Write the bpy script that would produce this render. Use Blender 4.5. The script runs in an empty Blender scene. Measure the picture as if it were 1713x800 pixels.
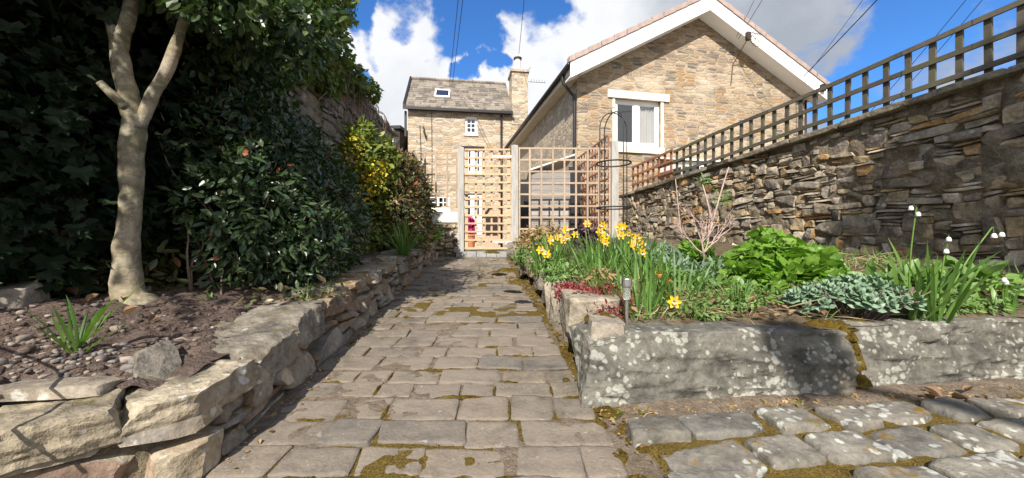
import bpy, math, random
import numpy as np
from mathutils import Vector, Matrix
C = bpy.context.scene.collection
R = math.radians
rng = np.random.default_rng(11)
random.seed(5)
EYE = 0.8
SLOPE = 0.061

# ------------------------------------------------------------------ helpers
def tag(o, label=None, cat=None, group=None, kind=None):
    if label: o['label'] = label
    if cat: o['category'] = cat
    if group: o['group'] = group
    if kind: o['kind'] = kind
    return o

WLOC = {}
def empty(name, loc, rz=0.0, **kw):
    o = bpy.data.objects.new(name, None); C.objects.link(o)
    o.location = loc; o.rotation_euler = (0, 0, rz); o.empty_display_size = .1
    WLOC[o.name] = np.array(loc, float)
    tag(o, **kw)
    return o

def mk(name, V, F, mat, parent=None, local=False, smooth=False, mats=None, midx=None, sharp=None, **kw):
    """one mesh object; V world coordinates (or the parent's own when local)"""
    V = np.asarray(V, np.float64).reshape(-1, 3)
    me = bpy.data.meshes.new(name)
    if parent is not None:
        loc = np.zeros(3)
        if not local: V = V - WLOC[parent.name]
        w = WLOC[parent.name]
    else:
        loc = np.array([(V[:, 0].min() + V[:, 0].max()) / 2, (V[:, 1].min() + V[:, 1].max()) / 2, V[:, 2].min()])
        V = V - loc; w = loc
    if isinstance(F, np.ndarray):
        nf, k = F.shape
        starts = np.arange(nf) * k; flat = F.ravel(); 
    else:
        ln = np.array([len(f) for f in F]); starts = np.concatenate([[0], np.cumsum(ln)[:-1]])
        flat = np.fromiter((i for f in F for i in f), int); nf = len(F)
    me.vertices.add(len(V)); me.vertices.foreach_set('co', V.astype(np.float32).ravel())
    me.loops.add(len(flat)); me.loops.foreach_set('vertex_index', flat.astype(np.int32))
    me.polygons.add(nf); me.polygons.foreach_set('loop_start', starts.astype(np.int32))
    for m in (mats or [mat]): me.materials.append(m)
    if midx is not None: me.polygons.foreach_set('material_index', np.asarray(midx, np.int32))
    me.polygons.foreach_set('use_smooth', np.full(nf, bool(smooth)))
    me.update(calc_edges=True); me.validate()
    if sharp: me.set_sharp_from_angle(angle=R(sharp))
    o = bpy.data.objects.new(name, me); C.objects.link(o)
    o.location = loc
    WLOC[o.name] = np.array(w, float)
    if parent is not None: o.parent = parent
    tag(o, **kw)
    return o

class MB:
    def __init__(s): s.V = []; s.F = []; s.M = []; s.n = 0
    def add(s, V, F, m=0):
        V = np.asarray(V, float).reshape(-1, 3)
        s.V.append(V)
        s.F.extend([tuple(int(i) + s.n for i in f) for f in F]); s.M.extend([m] * len(F)); s.n += len(V)
        return s
    def box(s, lo, hi, m=0):
        x0, y0, z0 = lo; x1, y1, z1 = hi
        V = [(x0,y0,z0),(x1,y0,z0),(x1,y1,z0),(x0,y1,z0),(x0,y0,z1),(x1,y0,z1),(x1,y1,z1),(x0,y1,z1)]
        return s.add(V, BOXF, m)
    def bar(s, p0, p1, w, h, up=(0,0,1), m=0):
        """rectangular bar from p0 to p1, w across, h along up"""
        p0 = np.array(p0, float); p1 = np.array(p1, float); d = p1 - p0; d /= np.linalg.norm(d)
        up = np.array(up, float); x = np.cross(d, up); x /= np.linalg.norm(x); u = np.cross(x, d)
        V = []
        for p in (p0, p1):
            for a, b in ((-1,-1),(1,-1),(1,1),(-1,1)): V.append(p + x*a*w/2 + u*b*h/2)
        return s.add(V, [(3,2,1,0),(4,5,6,7),(0,1,5,4),(1,2,6,5),(2,3,7,6),(3,0,4,7)], m)
    def tube(s, pts, rad, k=8, m=0):
        V, F = tube(pts, rad, k); return s.add(V, F, m)
    def build(s, name, mat, parent=None, local=False, smooth=False, mats=None, **kw):
        return mk(name, np.concatenate(s.V), s.F, mat, parent, local, smooth, mats, s.M if mats else None, **kw)
BOXF = [(0,3,2,1),(4,5,6,7),(0,1,5,4),(1,2,6,5),(2,3,7,6),(3,0,4,7)]

def tube(pts, rad, k=8):
    P = np.array(pts, float); n = len(P)
    rad = np.broadcast_to(np.asarray(rad, float), (n,))
    T = np.gradient(P, axis=0); T /= np.linalg.norm(T, axis=1)[:, None] + 1e-9
    ref = np.array([0.,0,1]) if abs(T[0][2]) < .9 else np.array([1.,0,0])
    V = []; x = np.cross(T[0], ref); x /= np.linalg.norm(x)
    a = np.arange(k) * 2 * math.pi / k
    for i in range(n):
        x = x - T[i] * np.dot(x, T[i]); x /= np.linalg.norm(x) + 1e-9
        y = np.cross(T[i], x)
        V.append(P[i] + rad[i] * (np.cos(a)[:, None] * x + np.sin(a)[:, None] * y))
    V = np.concatenate(V); F = []
    for i in range(n - 1):
        for j in range(k):
            b = i * k; j2 = (j + 1) % k
            F.append((b + j, b + j2, b + k + j2, b + k + j))
    F.append(tuple(range(k - 1, -1, -1))); F.append(tuple(range((n - 1) * k, n * k)))
    return V, F

def spline(pts, n=8):
    """Catmull-Rom through pts"""
    P = np.array(pts, float); P = np.vstack([2*P[0]-P[1], P, 2*P[-1]-P[-2]]); out = []
    for i in range(1, len(P) - 2):
        for t in np.linspace(0, 1, n, endpoint=False):
            a, b, c, d = P[i-1], P[i], P[i+1], P[i+2]
            out.append(.5*((2*b)+(c-a)*t+(2*a-5*b+4*c-d)*t*t+(-a+3*b-3*c+d)*t**3))
    out.append(P[-2]); return np.array(out)

def vnoise(P, seed=0):
    P = np.asarray(P, float); I = np.floor(P).astype(np.int64); f = P - I; f = f*f*(3-2*f)
    def h(i, j, k):
        n = (i*374761393 + j*668265263 + k*2147483647 + seed*974711) & 0xffffffff
        n = ((n ^ (n >> 13)) * 1274126177) & 0xffffffff
        n = ((n ^ (n >> 16)) * 2246822519) & 0xffffffff
        return ((n ^ (n >> 15)) & 0xffff) / 32767.5 - 1
    r = 0
    for a in (0,1):
        for b in (0,1):
            for c in (0,1):
                w = (f[...,0] if a else 1-f[...,0])*(f[...,1] if b else 1-f[...,1])*(f[...,2] if c else 1-f[...,2])
                r = r + w*h(I[...,0]+a, I[...,1]+b, I[...,2]+c)
    return r
def fbm(P, seed=0, o=3):
    P = np.asarray(P, float); r = 0; a = .5
    for i in range(o): r = r + a*vnoise(P*(2.03**i), seed+i*7); a *= .5
    return r
def sm(x, a, b):
    t = np.clip((x-a)/(b-a), 0, 1); return t*t*(3-2*t)

_cg = {}
def nrm(a): return a/(np.linalg.norm(a, axis=-1, keepdims=True)+1e-9)
def cubegrid(n):
    if n in _cg: return _cg[n]
    idx = {}; V = []; F = []
    def vi(p):
        k = tuple(p)
        if k not in idx: idx[k] = len(V); V.append(k)
        return idx[k]
    for ax in range(3):
        for s in (0, n):
            for i in range(n):
                for j in range(n):
                    q = []
                    for (a, b) in ((i,j),(i+1,j),(i+1,j+1),(i,j+1)):
                        p = [0,0,0]; p[ax] = s; p[(ax+1)%3] = a; p[(ax+2)%3] = b; q.append(vi(p))
                    F.append(tuple(q) if s else tuple(q[::-1]))
    _cg[n] = (np.array(V, float)/n*2-1, np.array(F)); return _cg[n]

def stone(h, n=4, r=.35, jit=.12, rough=.05, freq=3.0, seed=None, chips=0, chipd=(.72,.96)):
    """rough block, half sizes h, in its own axes"""
    U, F = cubegrid(n); h = np.array(h, float)
    if seed is None: seed = int(rng.integers(1e6))
    rr = r*min(h)
    P = U*h; q = np.clip(P, -(h-rr), h-rr); d = P-q
    l = np.linalg.norm(d, axis=1)[:, None]; P = q + np.where(l > 1e-9, d/np.maximum(l,1e-9)*rr, 0)
    g = np.random.default_rng(seed)
    c = g.uniform(-1, 1, (2,2,2,3))*jit
    w = (U+1)/2; off = 0
    for i in (0,1):
        for j in (0,1):
            for k in (0,1):
                ww = (w[:,0] if i else 1-w[:,0])*(w[:,1] if j else 1-w[:,1])*(w[:,2] if k else 1-w[:,2])
                off = off + ww[:,None]*c[i,j,k]
    P = P + off*h
    m = max(h); ns = P/m*freq + g.uniform(0, 50, 3)
    D = np.stack([fbm(ns, 3), fbm(ns+17, 5), fbm(ns+31, 9)], 1)
    rg = 1-2*np.abs(fbm(ns*1.7+7, 23, 3))-.55                                  # broken ridges
    st = vnoise(np.column_stack([P[:,0]/m*1.5, P[:,1]/m*1.5, P[:,2]/m*9])+g.uniform(0, 50, 3), 31)   # bedding layers
    lim = np.minimum(m*.6, np.array(h)*1.2)
    nv = nrm(U*np.array([.5,1,.5]))
    P = P + D*rough*lim + nv*((rg*.45+st*.3)*rough*lim.min())[:,None]*1.3
    for _ in range(chips):                                                     # split faces: planes that break pieces off
        q = nrm(g.normal(size=3)); hh = q/h; hh = hh/np.linalg.norm(hh); d = P @ hh
        e = d-d.max()*g.uniform(*chipd); P = P-np.maximum(0, e)[:,None]*hh*.93
    return P, F

# ------------------------------------------------------------------ leaves
def leaf_strip(ys, ws, fold=.06, curl=-.1):
    V = []; F = []
    for y, w in zip(ys, ws):
        z = curl*y*y
        if w == 0: V.append((0, y, z))
        else: V += [(-w, y, z+fold*w*3), (0, y, z), (w, y, z+fold*w*3)]
    # first and last are points
    n = len(ys); idx = []; k = 0
    for w in ws:
        idx.append((k,) if w == 0 else (k, k+1, k+2)); k += len(idx[-1])
    for a, b in zip(idx, idx[1:]):
        if len(a) == 1: F += [(a[0], b[1], b[0]), (a[0], b[2], b[1])]
        elif len(b) == 1: F += [(a[0], a[1], b[0]), (a[1], a[2], b[0])]
        else: F += [(a[0], a[1], b[0]), (a[1], b[1], b[0]), (a[1], a[2], b[1]), (a[2], b[2], b[1])]
    return np.array(V, float), np.array(F)
def leaf_fan(ang, rad, cup=.1, cy=.35):
    V = [(0, cy, -cup*.5)]
    for a, r in zip(ang, rad): V.append((math.sin(a)*r, cy+math.cos(a)*r, cup*r*.6*(abs(math.sin(a*2)))))
    n = len(ang); F = [(0, 1+(i+1) % n, 1+i) for i in range(n)]
    return np.array(V, float), np.array(F)
OVAL = leaf_strip([0,.18,.5,.8,1], [0,.15,.23,.15,0])
LANCE = leaf_strip([0,.3,.65,1], [0,.13,.12,0], curl=-.16)
NARROW = leaf_strip([0,.35,1], [0,.07,0], curl=-.1)
BLADE = leaf_strip([0,.3,.65,1], [0,.03,.024,0], fold=.1, curl=-.35)
IVY = leaf_fan([R(a) for a in (180,140,100,70,45,25,0,-25,-45,-70,-100,-140)], [.18,.42,.5,.3,.46,.3,.66,.3,.46,.3,.5,.42], .14)
ROUND = leaf_fan([R(a) for a in (180,150,120,95,60,35,0,-35,-60,-95,-120,-150)], [.12,.42,.5,.4,.52,.42,.55,.42,.52,.4,.5,.42], .12, .4)
FLESHY = leaf_fan([R(a) for a in (180,135,90,45,0,-45,-90,-135)], [.45,.42,.36,.43,.55,.43,.36,.42], -.25, .45)

def nrm(a): return a/(np.linalg.norm(a, axis=-1, keepdims=True)+1e-9)
def scatter(P, A, N, S, tmpl, wvar=.2):
    """leaf copies: base P, axis A, face normal N, length S"""
    TV, TF = tmpl; A = nrm(A); X = nrm(np.cross(A, N)); Z = np.cross(X, A)
    S = np.asarray(S)[:, None, None]
    w = 1 + rng.uniform(-wvar, wvar, (len(P), 1, 1))
    V = P[:, None, :] + S*(TV[None,:,0:1]*w*X[:,None,:] + TV[None,:,1:2]*A[:,None,:] + TV[None,:,2:3]*Z[:,None,:])
    F = TF[None] + (np.arange(len(P))*len(TV))[:, None, None]
    return V.reshape(-1, 3), F.reshape(-1, TF.shape[1])
def join(parts):
    V = []; F = []; n = 0
    for v, f in parts: V.append(v); F.append(f+n); n += len(v)
    return np.concatenate(V), np.concatenate(F)
def blob_pts(blobs, n, lo=.55, lump=.22, seed=0, freq=2.2):
    """points through the outer part of a union of ellipsoids (cx,cy,cz,rx,ry,rz)"""
    B = np.array(blobs, float); ar = (B[:,3]*B[:,4]+B[:,4]*B[:,5]+B[:,3]*B[:,5]); ar /= ar.sum()
    k = rng.choice(len(B), n, p=ar); d = nrm(rng.normal(size=(n,3)))
    r = (lo + (1-lo)*rng.random(n)**.6)
    c = B[k,:3]; rad = B[k,3:]
    r = r*(1+lump*2*fbm(d*freq+c*1.7, seed, 2))
    return c + d*rad*r[:,None], nrm(d/rad), r
def bushy(blobs, n, size, tmpl, lo=.55, lump=.22, seed=0, droop=.3, out=.6, zmin=None, keep=None, up=.4):
    P, N, r = blob_pts(blobs, n, lo, lump, seed)
    m = np.ones(n, bool)
    if zmin is not None: m &= P[:,2] > (zmin(P) if callable(zmin) else zmin)
    if keep is not None: m &= keep(P)
    P, N = P[m], N[m]; q = len(P)
    A = nrm(N*out + rng.normal(size=(q,3))*.75 + np.array([0,0,-droop]))
    Z = nrm(N*.8 + np.array([0,0,up]) + rng.normal(size=(q,3))*.45)
    return scatter(P, A, Z, size*rng.uniform(.42, 1.35, q), tmpl)

def strap(mbV, base, az, lean, L, w, bend, seg=7, fold=.25, twist=0):
    """one strap leaf as (V,F): starts leaning by lean, bends over by bend"""
    d = np.array([math.cos(az), math.sin(az), 0]); s = np.array([-math.sin(az), math.cos(az), 0])
    p = np.array(base, float); V = []; a = lean
    for i in range(seg+1):
        t = i/seg; ww = w*(1-.15*t)*min(1, (1-t)*4+.04)*(0.6+.4*min(1,t*4))
        dirv = d*math.sin(a)+np.array([0,0,1])*math.cos(a); nv = np.cross(s, dirv)
        ss = s*math.cos(twist*t)+nv*math.sin(twist*t)
        V += [p-ss*ww/2+nv*fold*ww*.3, p, p+ss*ww/2+nv*fold*ww*.3]
        p = p + dirv*L/seg; a += bend/seg*(.4+1.2*t)
    F = []
    for i in range(seg):
        b = i*3; F += [(b,b+1,b+4,b+3),(b+1,b+2,b+5,b+4)]
    mbV.append((np.array(V), np.array(F)))

# ------------------------------------------------------------------ materials
class NT:
    def __init__(s, name):
        s.m = bpy.data.materials.new(name); s.m.use_nodes = True; s.t = s.m.node_tree; s.t.nodes.clear()
        s.out = s.n('ShaderNodeOutputMaterial'); s.b = s.n('ShaderNodeBsdfPrincipled')
        s.t.links.new(s.b.outputs[0], s.out.inputs[0]); s.tc = s.n('ShaderNodeTexCoord')
    def n(s, typ, **kw):
        nd = s.t.nodes.new(typ)
        for k, v in kw.items(): setattr(nd, k, v)
        return nd
    def l(s, a, b): s.t.links.new(a, b)
    def noise(s, scale, detail=4, rough=.55, vec=None, dist=0):
        nd = s.n('ShaderNodeTexNoise'); nd.inputs['Scale'].default_value = scale; nd.inputs['Detail'].default_value = detail
        nd.inputs['Roughness'].default_value = rough; nd.inputs['Distortion'].default_value = dist
        s.l(vec if vec is not None else s.tc.outputs['Object'], nd.inputs['Vector']); return nd
    def voro(s, scale, feat='F1', vec=None, rand=1):
        nd = s.n('ShaderNodeTexVoronoi', feature=feat); nd.inputs['Scale'].default_value = scale; nd.inputs['Randomness'].default_value = rand
        s.l(vec if vec is not None else s.tc.outputs['Object'], nd.inputs['Vector']); return nd
    def ramp(s, fac, stops, interp='LINEAR'):
        nd = s.n('ShaderNodeValToRGB'); e = nd.color_ramp; e.interpolation = interp
        while len(e.elements) < len(stops): e.elements.new(.5)
        for el, (p, c) in zip(e.elements, stops):
            el.position = p; el.color = (c if len(c) == 4 else (*c, 1)) if hasattr(c, '__len__') else (c, c, c, 1)
        s.l(fac, nd.inputs[0]); return nd.outputs[0]
    def mix(s, fac, a, b, mode='MIX'):
        nd = s.n('ShaderNodeMix', data_type='RGBA', blend_type=mode)
        for k, v in ((0, fac), (6, a), (7, b)):
            if hasattr(v, 'is_output') : s.l(v, nd.inputs[k])
            elif k == 0: nd.inputs[0].default_value = v
            else: nd.inputs[k].default_value = (*v, 1) if hasattr(v, '__len__') else (v, v, v, 1)
        return nd.outputs[2]
    def math(s, op, a, b=0, c=None, clamp=False):
        nd = s.n('ShaderNodeMath', operation=op, use_clamp=clamp)
        for i, v in enumerate((a, b) if c is None else (a, b, c)):
            if hasattr(v, 'is_output'): s.l(v, nd.inputs[i])
            else: nd.inputs[i].default_value = v
        return nd.outputs[0]
    def bump(s, h, strength=.5, dist=.01):
        nd = s.n('ShaderNodeBump'); nd.inputs['Strength'].default_value = strength; nd.inputs['Distance'].default_value = dist
        s.l(h, nd.inputs['Height']); s.l(nd.outputs[0], s.b.inputs['Normal']); return nd
    def island(s): return s.n('ShaderNodeNewGeometry').outputs['Random Per Island']
    def col(s, c, rough=.8, spec=None):
        if hasattr(c, 'is_output'): s.l(c, s.b.inputs['Base Color'])
        else: s.b.inputs['Base Color'].default_value = (*c, 1)
        s.b.inputs['Roughness'].default_value = rough
        if spec is not None: s.b.inputs['Specular IOR Level'].default_value = spec
        return s

def m_stone(name, cols, lichen=.0, moss=.0, grain=.25, lcol=(.55,.55,.5), mcol=(.12,.1,.02), bump=.6, orange=0.0, lscale=16):
    """rough stone: each block its own tint, grain, lichen spots, moss on the tops"""
    t = NT(name); isl = t.island()
    k = len(cols); base = t.ramp(isl, [(i/k, c) for i, c in enumerate(cols)], 'CONSTANT')
    n1 = t.noise(7, 5, .65); n2 = t.noise(45, 4, .7); n3 = t.noise(2.2, 3)
    v = t.mix(1, base, t.ramp(n1.outputs[0], [(.25, 1-grain*1.7), (.5, 1.0), (.78, 1+grain*1.5)]), 'MULTIPLY')
    v = t.mix(1, v, t.ramp(n2.outputs[0], [(.3, .72), (.7, 1.25)]), 'MULTIPLY')
    if orange: v = t.mix(t.ramp(n3.outputs[0], [(.55, 0.0), (.75, orange)]), v, (.33,.18,.06))
    if lichen:
        vo = t.voro(lscale); wn = t.noise(lscale*.8, 4, .65)
        thr = t.math('MULTIPLY', t.ramp(t.noise(4.1, 4, .6).outputs[0], [(.38, 0.0), (.68, 1.0)]), lichen)
        d = t.math('SUBTRACT', thr, t.math('ADD', vo.outputs['Distance'], t.math('MULTIPLY', t.math('SUBTRACT', wn.outputs[0], .5), .55)))
        sp_ = t.noise(90, 3, .7); mk_ = t.math('MULTIPLY', t.ramp(t.math('ADD', d, t.math('MULTIPLY', t.math('SUBTRACT', sp_.outputs[0], .5), .35)), [(.0, 0.0), (.13, .8)]), t.ramp(n1.outputs[0], [(.25, .45), (.6, 1.0)]))
        v = t.mix(mk_, v, t.mix(n2.outputs[0], tuple(c*.7 for c in lcol), tuple(min(1, c*1.25) for c in lcol)))
    if moss:
        geo = t.n('ShaderNodeNewGeometry'); sp = t.n('ShaderNodeSeparateXYZ'); t.l(geo.outputs['Normal'], sp.inputs[0])
        mm = t.math('ADD', t.math('MULTIPLY', sp.outputs[2], .35), t.noise(5.5, 5, .65).outputs[0])
        v = t.mix(t.ramp(mm, [(.98-moss*.4, 0.0), (1.04-moss*.4, 1.0)]), v, t.mix(n2.outputs[0], tuple(c*.5 for c in mcol), tuple(c*1.6 for c in mcol)))
    t.col(v, .9, .25)
    fv = t.voro(19, vec=t.noise(3,2).outputs['Color'] if False else None); h = t.math('ADD', t.math('ADD', t.math('MULTIPLY', n1.outputs[0], .8), t.math('MULTIPLY', n2.outputs[0], .4)), t.math('MULTIPLY', fv.outputs['Distance'], .5))
    t.bump(h, bump, .02); return t.m

def m_leaf(name, cols, rough=.4, trans=.25, spec=.5, tcol=None):
    t = NT(name); isl = t.island(); k = len(cols)
    c = t.ramp(isl, [(i/max(1, k-1), c) for i, c in enumerate(cols)])
    n = t.noise(9, 2); c = t.mix(1, c, t.ramp(n.outputs[0], [(.3, .8), (.7, 1.2)]), 'MULTIPLY')
    t.col(c, rough, spec)
    if trans:
        tr = t.n('ShaderNodeBsdfTranslucent'); t.l(t.mix(1, c, tcol or (1.3,1.5,.6), 'MULTIPLY'), tr.inputs[0])
        ms = t.n('ShaderNodeMixShader'); ms.inputs[0].default_value = trans
        t.l(t.b.outputs[0], ms.inputs[1]); t.l(tr.outputs[0], ms.inputs[2]); t.l(ms.outputs[0], t.out.inputs[0])
    return t.m

def m_plain(name, c, rough=.6, metal=0, var=.12, scale=12, bump=.15, spec=.4):
    t = NT(name); n = t.noise(scale, 5, .65)
    t.col(t.mix(1, c, t.ramp(n.outputs[0], [(.25, 1-var*1.6), (.75, 1+var*1.4)]), 'MULTIPLY'), rough, spec)
    t.b.inputs['Metallic'].default_value = metal
    if bump: t.bump(n.outputs[0], bump, .005)
    return t.m

def m_wood(name, cols, axis_scale=(18, 18, 18), rough=.75, green=None, gam=.5):
    t = NT(name); isl = t.island(); k = len(cols)
    mp = t.n('ShaderNodeMapping'); t.l(t.tc.outputs['Object'], mp.inputs[0]); mp.inputs['Scale'].default_value = axis_scale
    n = t.noise(1, 5, .7, mp.outputs[0], .6); n2 = t.noise(4, 4)
    c = t.ramp(isl, [(i/max(1, k-1), c) for i, c in enumerate(cols)])
    c = t.mix(1, c, t.ramp(n.outputs[0], [(.25, .6), (.5, 1.0), (.8, 1.25)]), 'MULTIPLY')
    if green: c = t.mix(t.ramp(n2.outputs[0], [(.42, 0.0), (.62, gam)]), c, green)
    t.col(c, rough, .3); t.bump(n.outputs[0], .35, .004); return t.m

def m_masonry(name, stones, mortar, sx=3.2, sz=11.5, edge=.05, pale=None, bump=.5):
    """coursed rubble drawn in the wall's own axes (x+y along, z up)"""
    t = NT(name); sp = t.n('ShaderNodeSeparateXYZ'); t.l(t.tc.outputs['Object'], sp.inputs[0])
    wob = t.noise(1.3, 3); wob2 = t.noise(7, 2)
    along = t.math('ADD', sp.outputs[0], sp.outputs[1])
    zz = t.math('ADD', sp.outputs[2], t.math('ADD', t.math('MULTIPLY', wob.outputs[0], .12), t.math('MULTIPLY', wob2.outputs[0], .02)))
    cb = t.n('ShaderNodeCombineXYZ'); t.l(t.math('MULTIPLY', along, sx), cb.inputs[0]); t.l(t.math('MULTIPLY', zz, sz), cb.inputs[1])
    v1 = t.voro(1, 'F1', cb.outputs[0], .85); v1.voronoi_dimensions = '2D'
    ve = t.voro(1, 'DISTANCE_TO_EDGE', cb.outputs[0], .85); ve.voronoi_dimensions = '2D'
    sr = t.n('ShaderNodeSeparateColor'); t.l(v1.outputs['Color'], sr.inputs[0])
    k = len(stones); c = t.ramp(sr.outputs[0], [(i/k, s) for i, s in enumerate(stones)], 'CONSTANT')
    n1 = t.noise(14, 5, .7); n0 = t.noise(.7, 4, .6)
    c = t.mix(1, c, t.ramp(n1.outputs[0], [(.25, .7), (.75, 1.3)]), 'MULTIPLY')
    e2 = t.math('ADD', ve.outputs['Distance'], t.math('MULTIPLY', t.math('SUBTRACT', n1.outputs[0], .5), .14))
    mo = t.mix(1, mortar, t.ramp(n1.outputs[0], [(.3, .8), (.7, 1.15)]), 'MULTIPLY')
    # much of the face is flush pointed: mortar comes over the stones in places
    cover = t.math('ADD', edge, t.math('MULTIPLY', t.ramp(n0.outputs[0], [(.4, 0.0), (.7, 1.0)]), .13))
    f = t.math('SUBTRACT', e2, cover); fm = t.ramp(f, [(0.0, 0.0), (.06, 1.0)])
    c = t.mix(fm, mo, c)
    dk = t.ramp(sr.outputs[1], [(.0, .0), (.5, .0), (.62, 1.0)])       # open joints, dark slots
    slot = t.math('MULTIPLY', dk, t.ramp(ve.outputs['Distance'], [(.0, 1.0), (.11, .0)]))
    c = t.mix(t.math('MULTIPLY', slot, .85), c, (.05,.035,.025))
    if pale:
        pm = t.noise(.55, 4, .6); c = t.mix(t.ramp(pm.outputs[0], [(.56, 0.0), (.72, .6)]), c, pale)
    t.col(c, .92, .2)
    t.bump(t.math('ADD', t.math('MULTIPLY', fm, .7), t.math('MULTIPLY', n1.outputs[0], .5)), bump, .03)
    return t.m

M = {}
M['wall_stone'] = m_stone('dry wall stone', [(.31,.25,.17),(.22,.18,.135),(.37,.31,.22),(.27,.23,.175),(.17,.145,.115),(.34,.26,.155),(.42,.36,.27),(.24,.205,.165),(.33,.275,.2),(.2,.17,.14),(.36,.22,.1),(.3,.265,.21)], lichen=.42, moss=.1, grain=.45, orange=.25, lcol=(.5,.48,.41), bump=.9)
M['bed_stone'] = m_stone('bed wall stone', [(.28,.235,.17),(.2,.175,.14),(.33,.28,.2),(.24,.21,.17),(.17,.15,.125),(.3,.26,.2),(.25,.19,.13),(.22,.2,.17),(.215,.15,.11),(.25,.225,.18)], lichen=.25, moss=.14, grain=.38, orange=.3, lcol=(.52,.5,.43), mcol=(.16,.11,.03), bump=.8)
M['kerb_stone'] = m_stone('lichened kerb stone', [(.118,.111,.094),(.128,.118,.1)], lichen=.74, moss=.04, grain=.5, lcol=(.35,.355,.31), bump=1.0, lscale=30, orange=.3)
M['paver'] = m_stone('lichened paver', [(.15,.138,.115),(.175,.16,.13),(.13,.122,.105),(.16,.145,.12)], lichen=.62, moss=.1, grain=.35, lcol=(.45,.46,.42), mcol=(.17,.1,.015), lscale=26)
M['sett'] = m_stone('worn sett', [(.215,.19,.165),(.18,.165,.15),(.24,.21,.175),(.2,.18,.16),(.17,.16,.15),(.225,.195,.165)], lichen=.0, moss=.03, grain=.3, bump=.55)
M['rubble'] = m_stone('pale rubble', [(.4,.32,.22),(.33,.28,.2),(.46,.39,.28),(.3,.24,.17),(.38,.33,.26),(.42,.3,.17)], lichen=.2, moss=.08, grain=.35)
M['greyrock'] = m_stone('grey bed rock', [(.21,.18,.14),(.25,.215,.165),(.18,.16,.13),(.23,.2,.16)], lichen=.4, moss=.14, grain=.45, orange=.25, lcol=(.45,.44,.38), mcol=(.16,.11,.03), bump=.9)
M['pebble'] = m_stone('pebble', [(.2,.165,.14),(.15,.13,.115),(.25,.2,.16),(.17,.155,.145),(.12,.1,.09),(.28,.24,.2)], grain=.2, bump=.2)
# ------------------------------------------------------------------ more materials
def m_soil(name, a, b, c):
    t = NT(name); n = t.noise(9, 7, .7); n2 = t.noise(60, 4, .7); n3 = t.noise(1.6, 3)
    v = t.ramp(n.outputs[0], [(.3, a), (.55, b), (.75, c)])
    v = t.mix(1, v, t.ramp(n2.outputs[0], [(.3, .65), (.7, 1.35)]), 'MULTIPLY')
    v = t.mix(1, v, t.ramp(n3.outputs[0], [(.3, .8), (.7, 1.2)]), 'MULTIPLY')
    t.col(v, .95, .15)
    t.bump(t.math('ADD', n.outputs[0], t.math('MULTIPLY', n2.outputs[0], .6)), .9, .03); return t.m
M['soil'] = m_soil('bare soil', (.075,.052,.042), (.125,.092,.075), (.185,.145,.12))
M['bedsoil'] = m_soil('mulched soil', (.06,.045,.03), (.13,.1,.065), (.22,.17,.1))
M['ground'] = m_soil('trodden ground', (.1,.085,.06), (.17,.14,.105), (.22,.19,.15))

def m_joint():
    """path bedding: pink-grey grit with olive moss where the moss mask says it grows"""
    t = NT('path joint'); n = t.noise(30, 5, .7); n2 = t.noise(140, 3, .7)
    g = t.ramp(n.outputs[0], [(.3, (.105,.08,.055)), (.7, (.25,.2,.153))])
    g = t.mix(1, g, t.ramp(n2.outputs[0], [(.3, .65), (.7, 1.3)]), 'MULTIPLY')
    ms = t.ramp(n2.outputs[0], [(.3, (.035,.026,.008)), (.48, (.11,.072,.016)), (.62, (.16,.115,.025)), (.75, (.1,.1,.022))])
    at = t.n('ShaderNodeAttribute', attribute_name='moss')
    f = t.ramp(t.math('ADD', at.outputs['Fac'], t.math('MULTIPLY', t.math('SUBTRACT', n.outputs[0], .5), 1.6)), [(.45, 0.0), (.62, .95)])
    t.col(t.mix(f, g, ms), .95, .1)
    t.bump(t.math('ADD', n.outputs[0], n2.outputs[0]), .8, .012); return t.m
M['joint'] = m_joint()
def set_attr(o, name, vals):
    a = o.data.attributes.new(name, 'FLOAT', 'POINT'); a.data.foreach_set('value', np.asarray(vals, np.float32))

def m_sett():
    t = NT('worn flagstone sett'); isl = t.island()
    cols = [(.165,.14,.108),(.13,.116,.095),(.19,.162,.124),(.15,.13,.104),(.11,.102,.09),(.178,.147,.112),(.14,.12,.093),(.122,.113,.1)]
    k = len(cols); base = t.ramp(isl, [(i/k, c) for i, c in enumerate(cols)], 'CONSTANT')
    n1 = t.noise(9, 6, .68); n2 = t.noise(70, 4, .7); n3 = t.noise(1.7, 4, .6); n4 = t.noise(26, 3, .6, dist=1.2)
    v = t.mix(1, base, t.ramp(n1.outputs[0], [(.28, .62), (.5, 1.0), (.75, 1.3)]), 'MULTIPLY')
    v = t.mix(1, v, t.ramp(n2.outputs[0], [(.3, .75), (.7, 1.22)]), 'MULTIPLY')
    dust = t.ramp(t.math('ADD', n3.outputs[0], t.math('MULTIPLY', n1.outputs[0], .5)), [(.6, 0.0), (.88, .85)])
    v = t.mix(dust, v, (.21,.174,.138))
    v = t.mix(t.ramp(n4.outputs[0], [(.66, 0.0), (.7, .55)]), v, (.33,.31,.28))
    v = t.mix(t.ramp(t.noise(14, 4, .7).outputs[0], [(.66, 0.0), (.74, .5)]), v, (.11,.095,.045))
    t.col(v, .9, .25)
    t.bump(t.math('ADD', t.math('MULTIPLY', n1.outputs[0], 1.0), t.math('MULTIPLY', n2.outputs[0], .4)), .7, .014); return t.m
M['sett'] = m_sett()
M['moss'] = None
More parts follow.
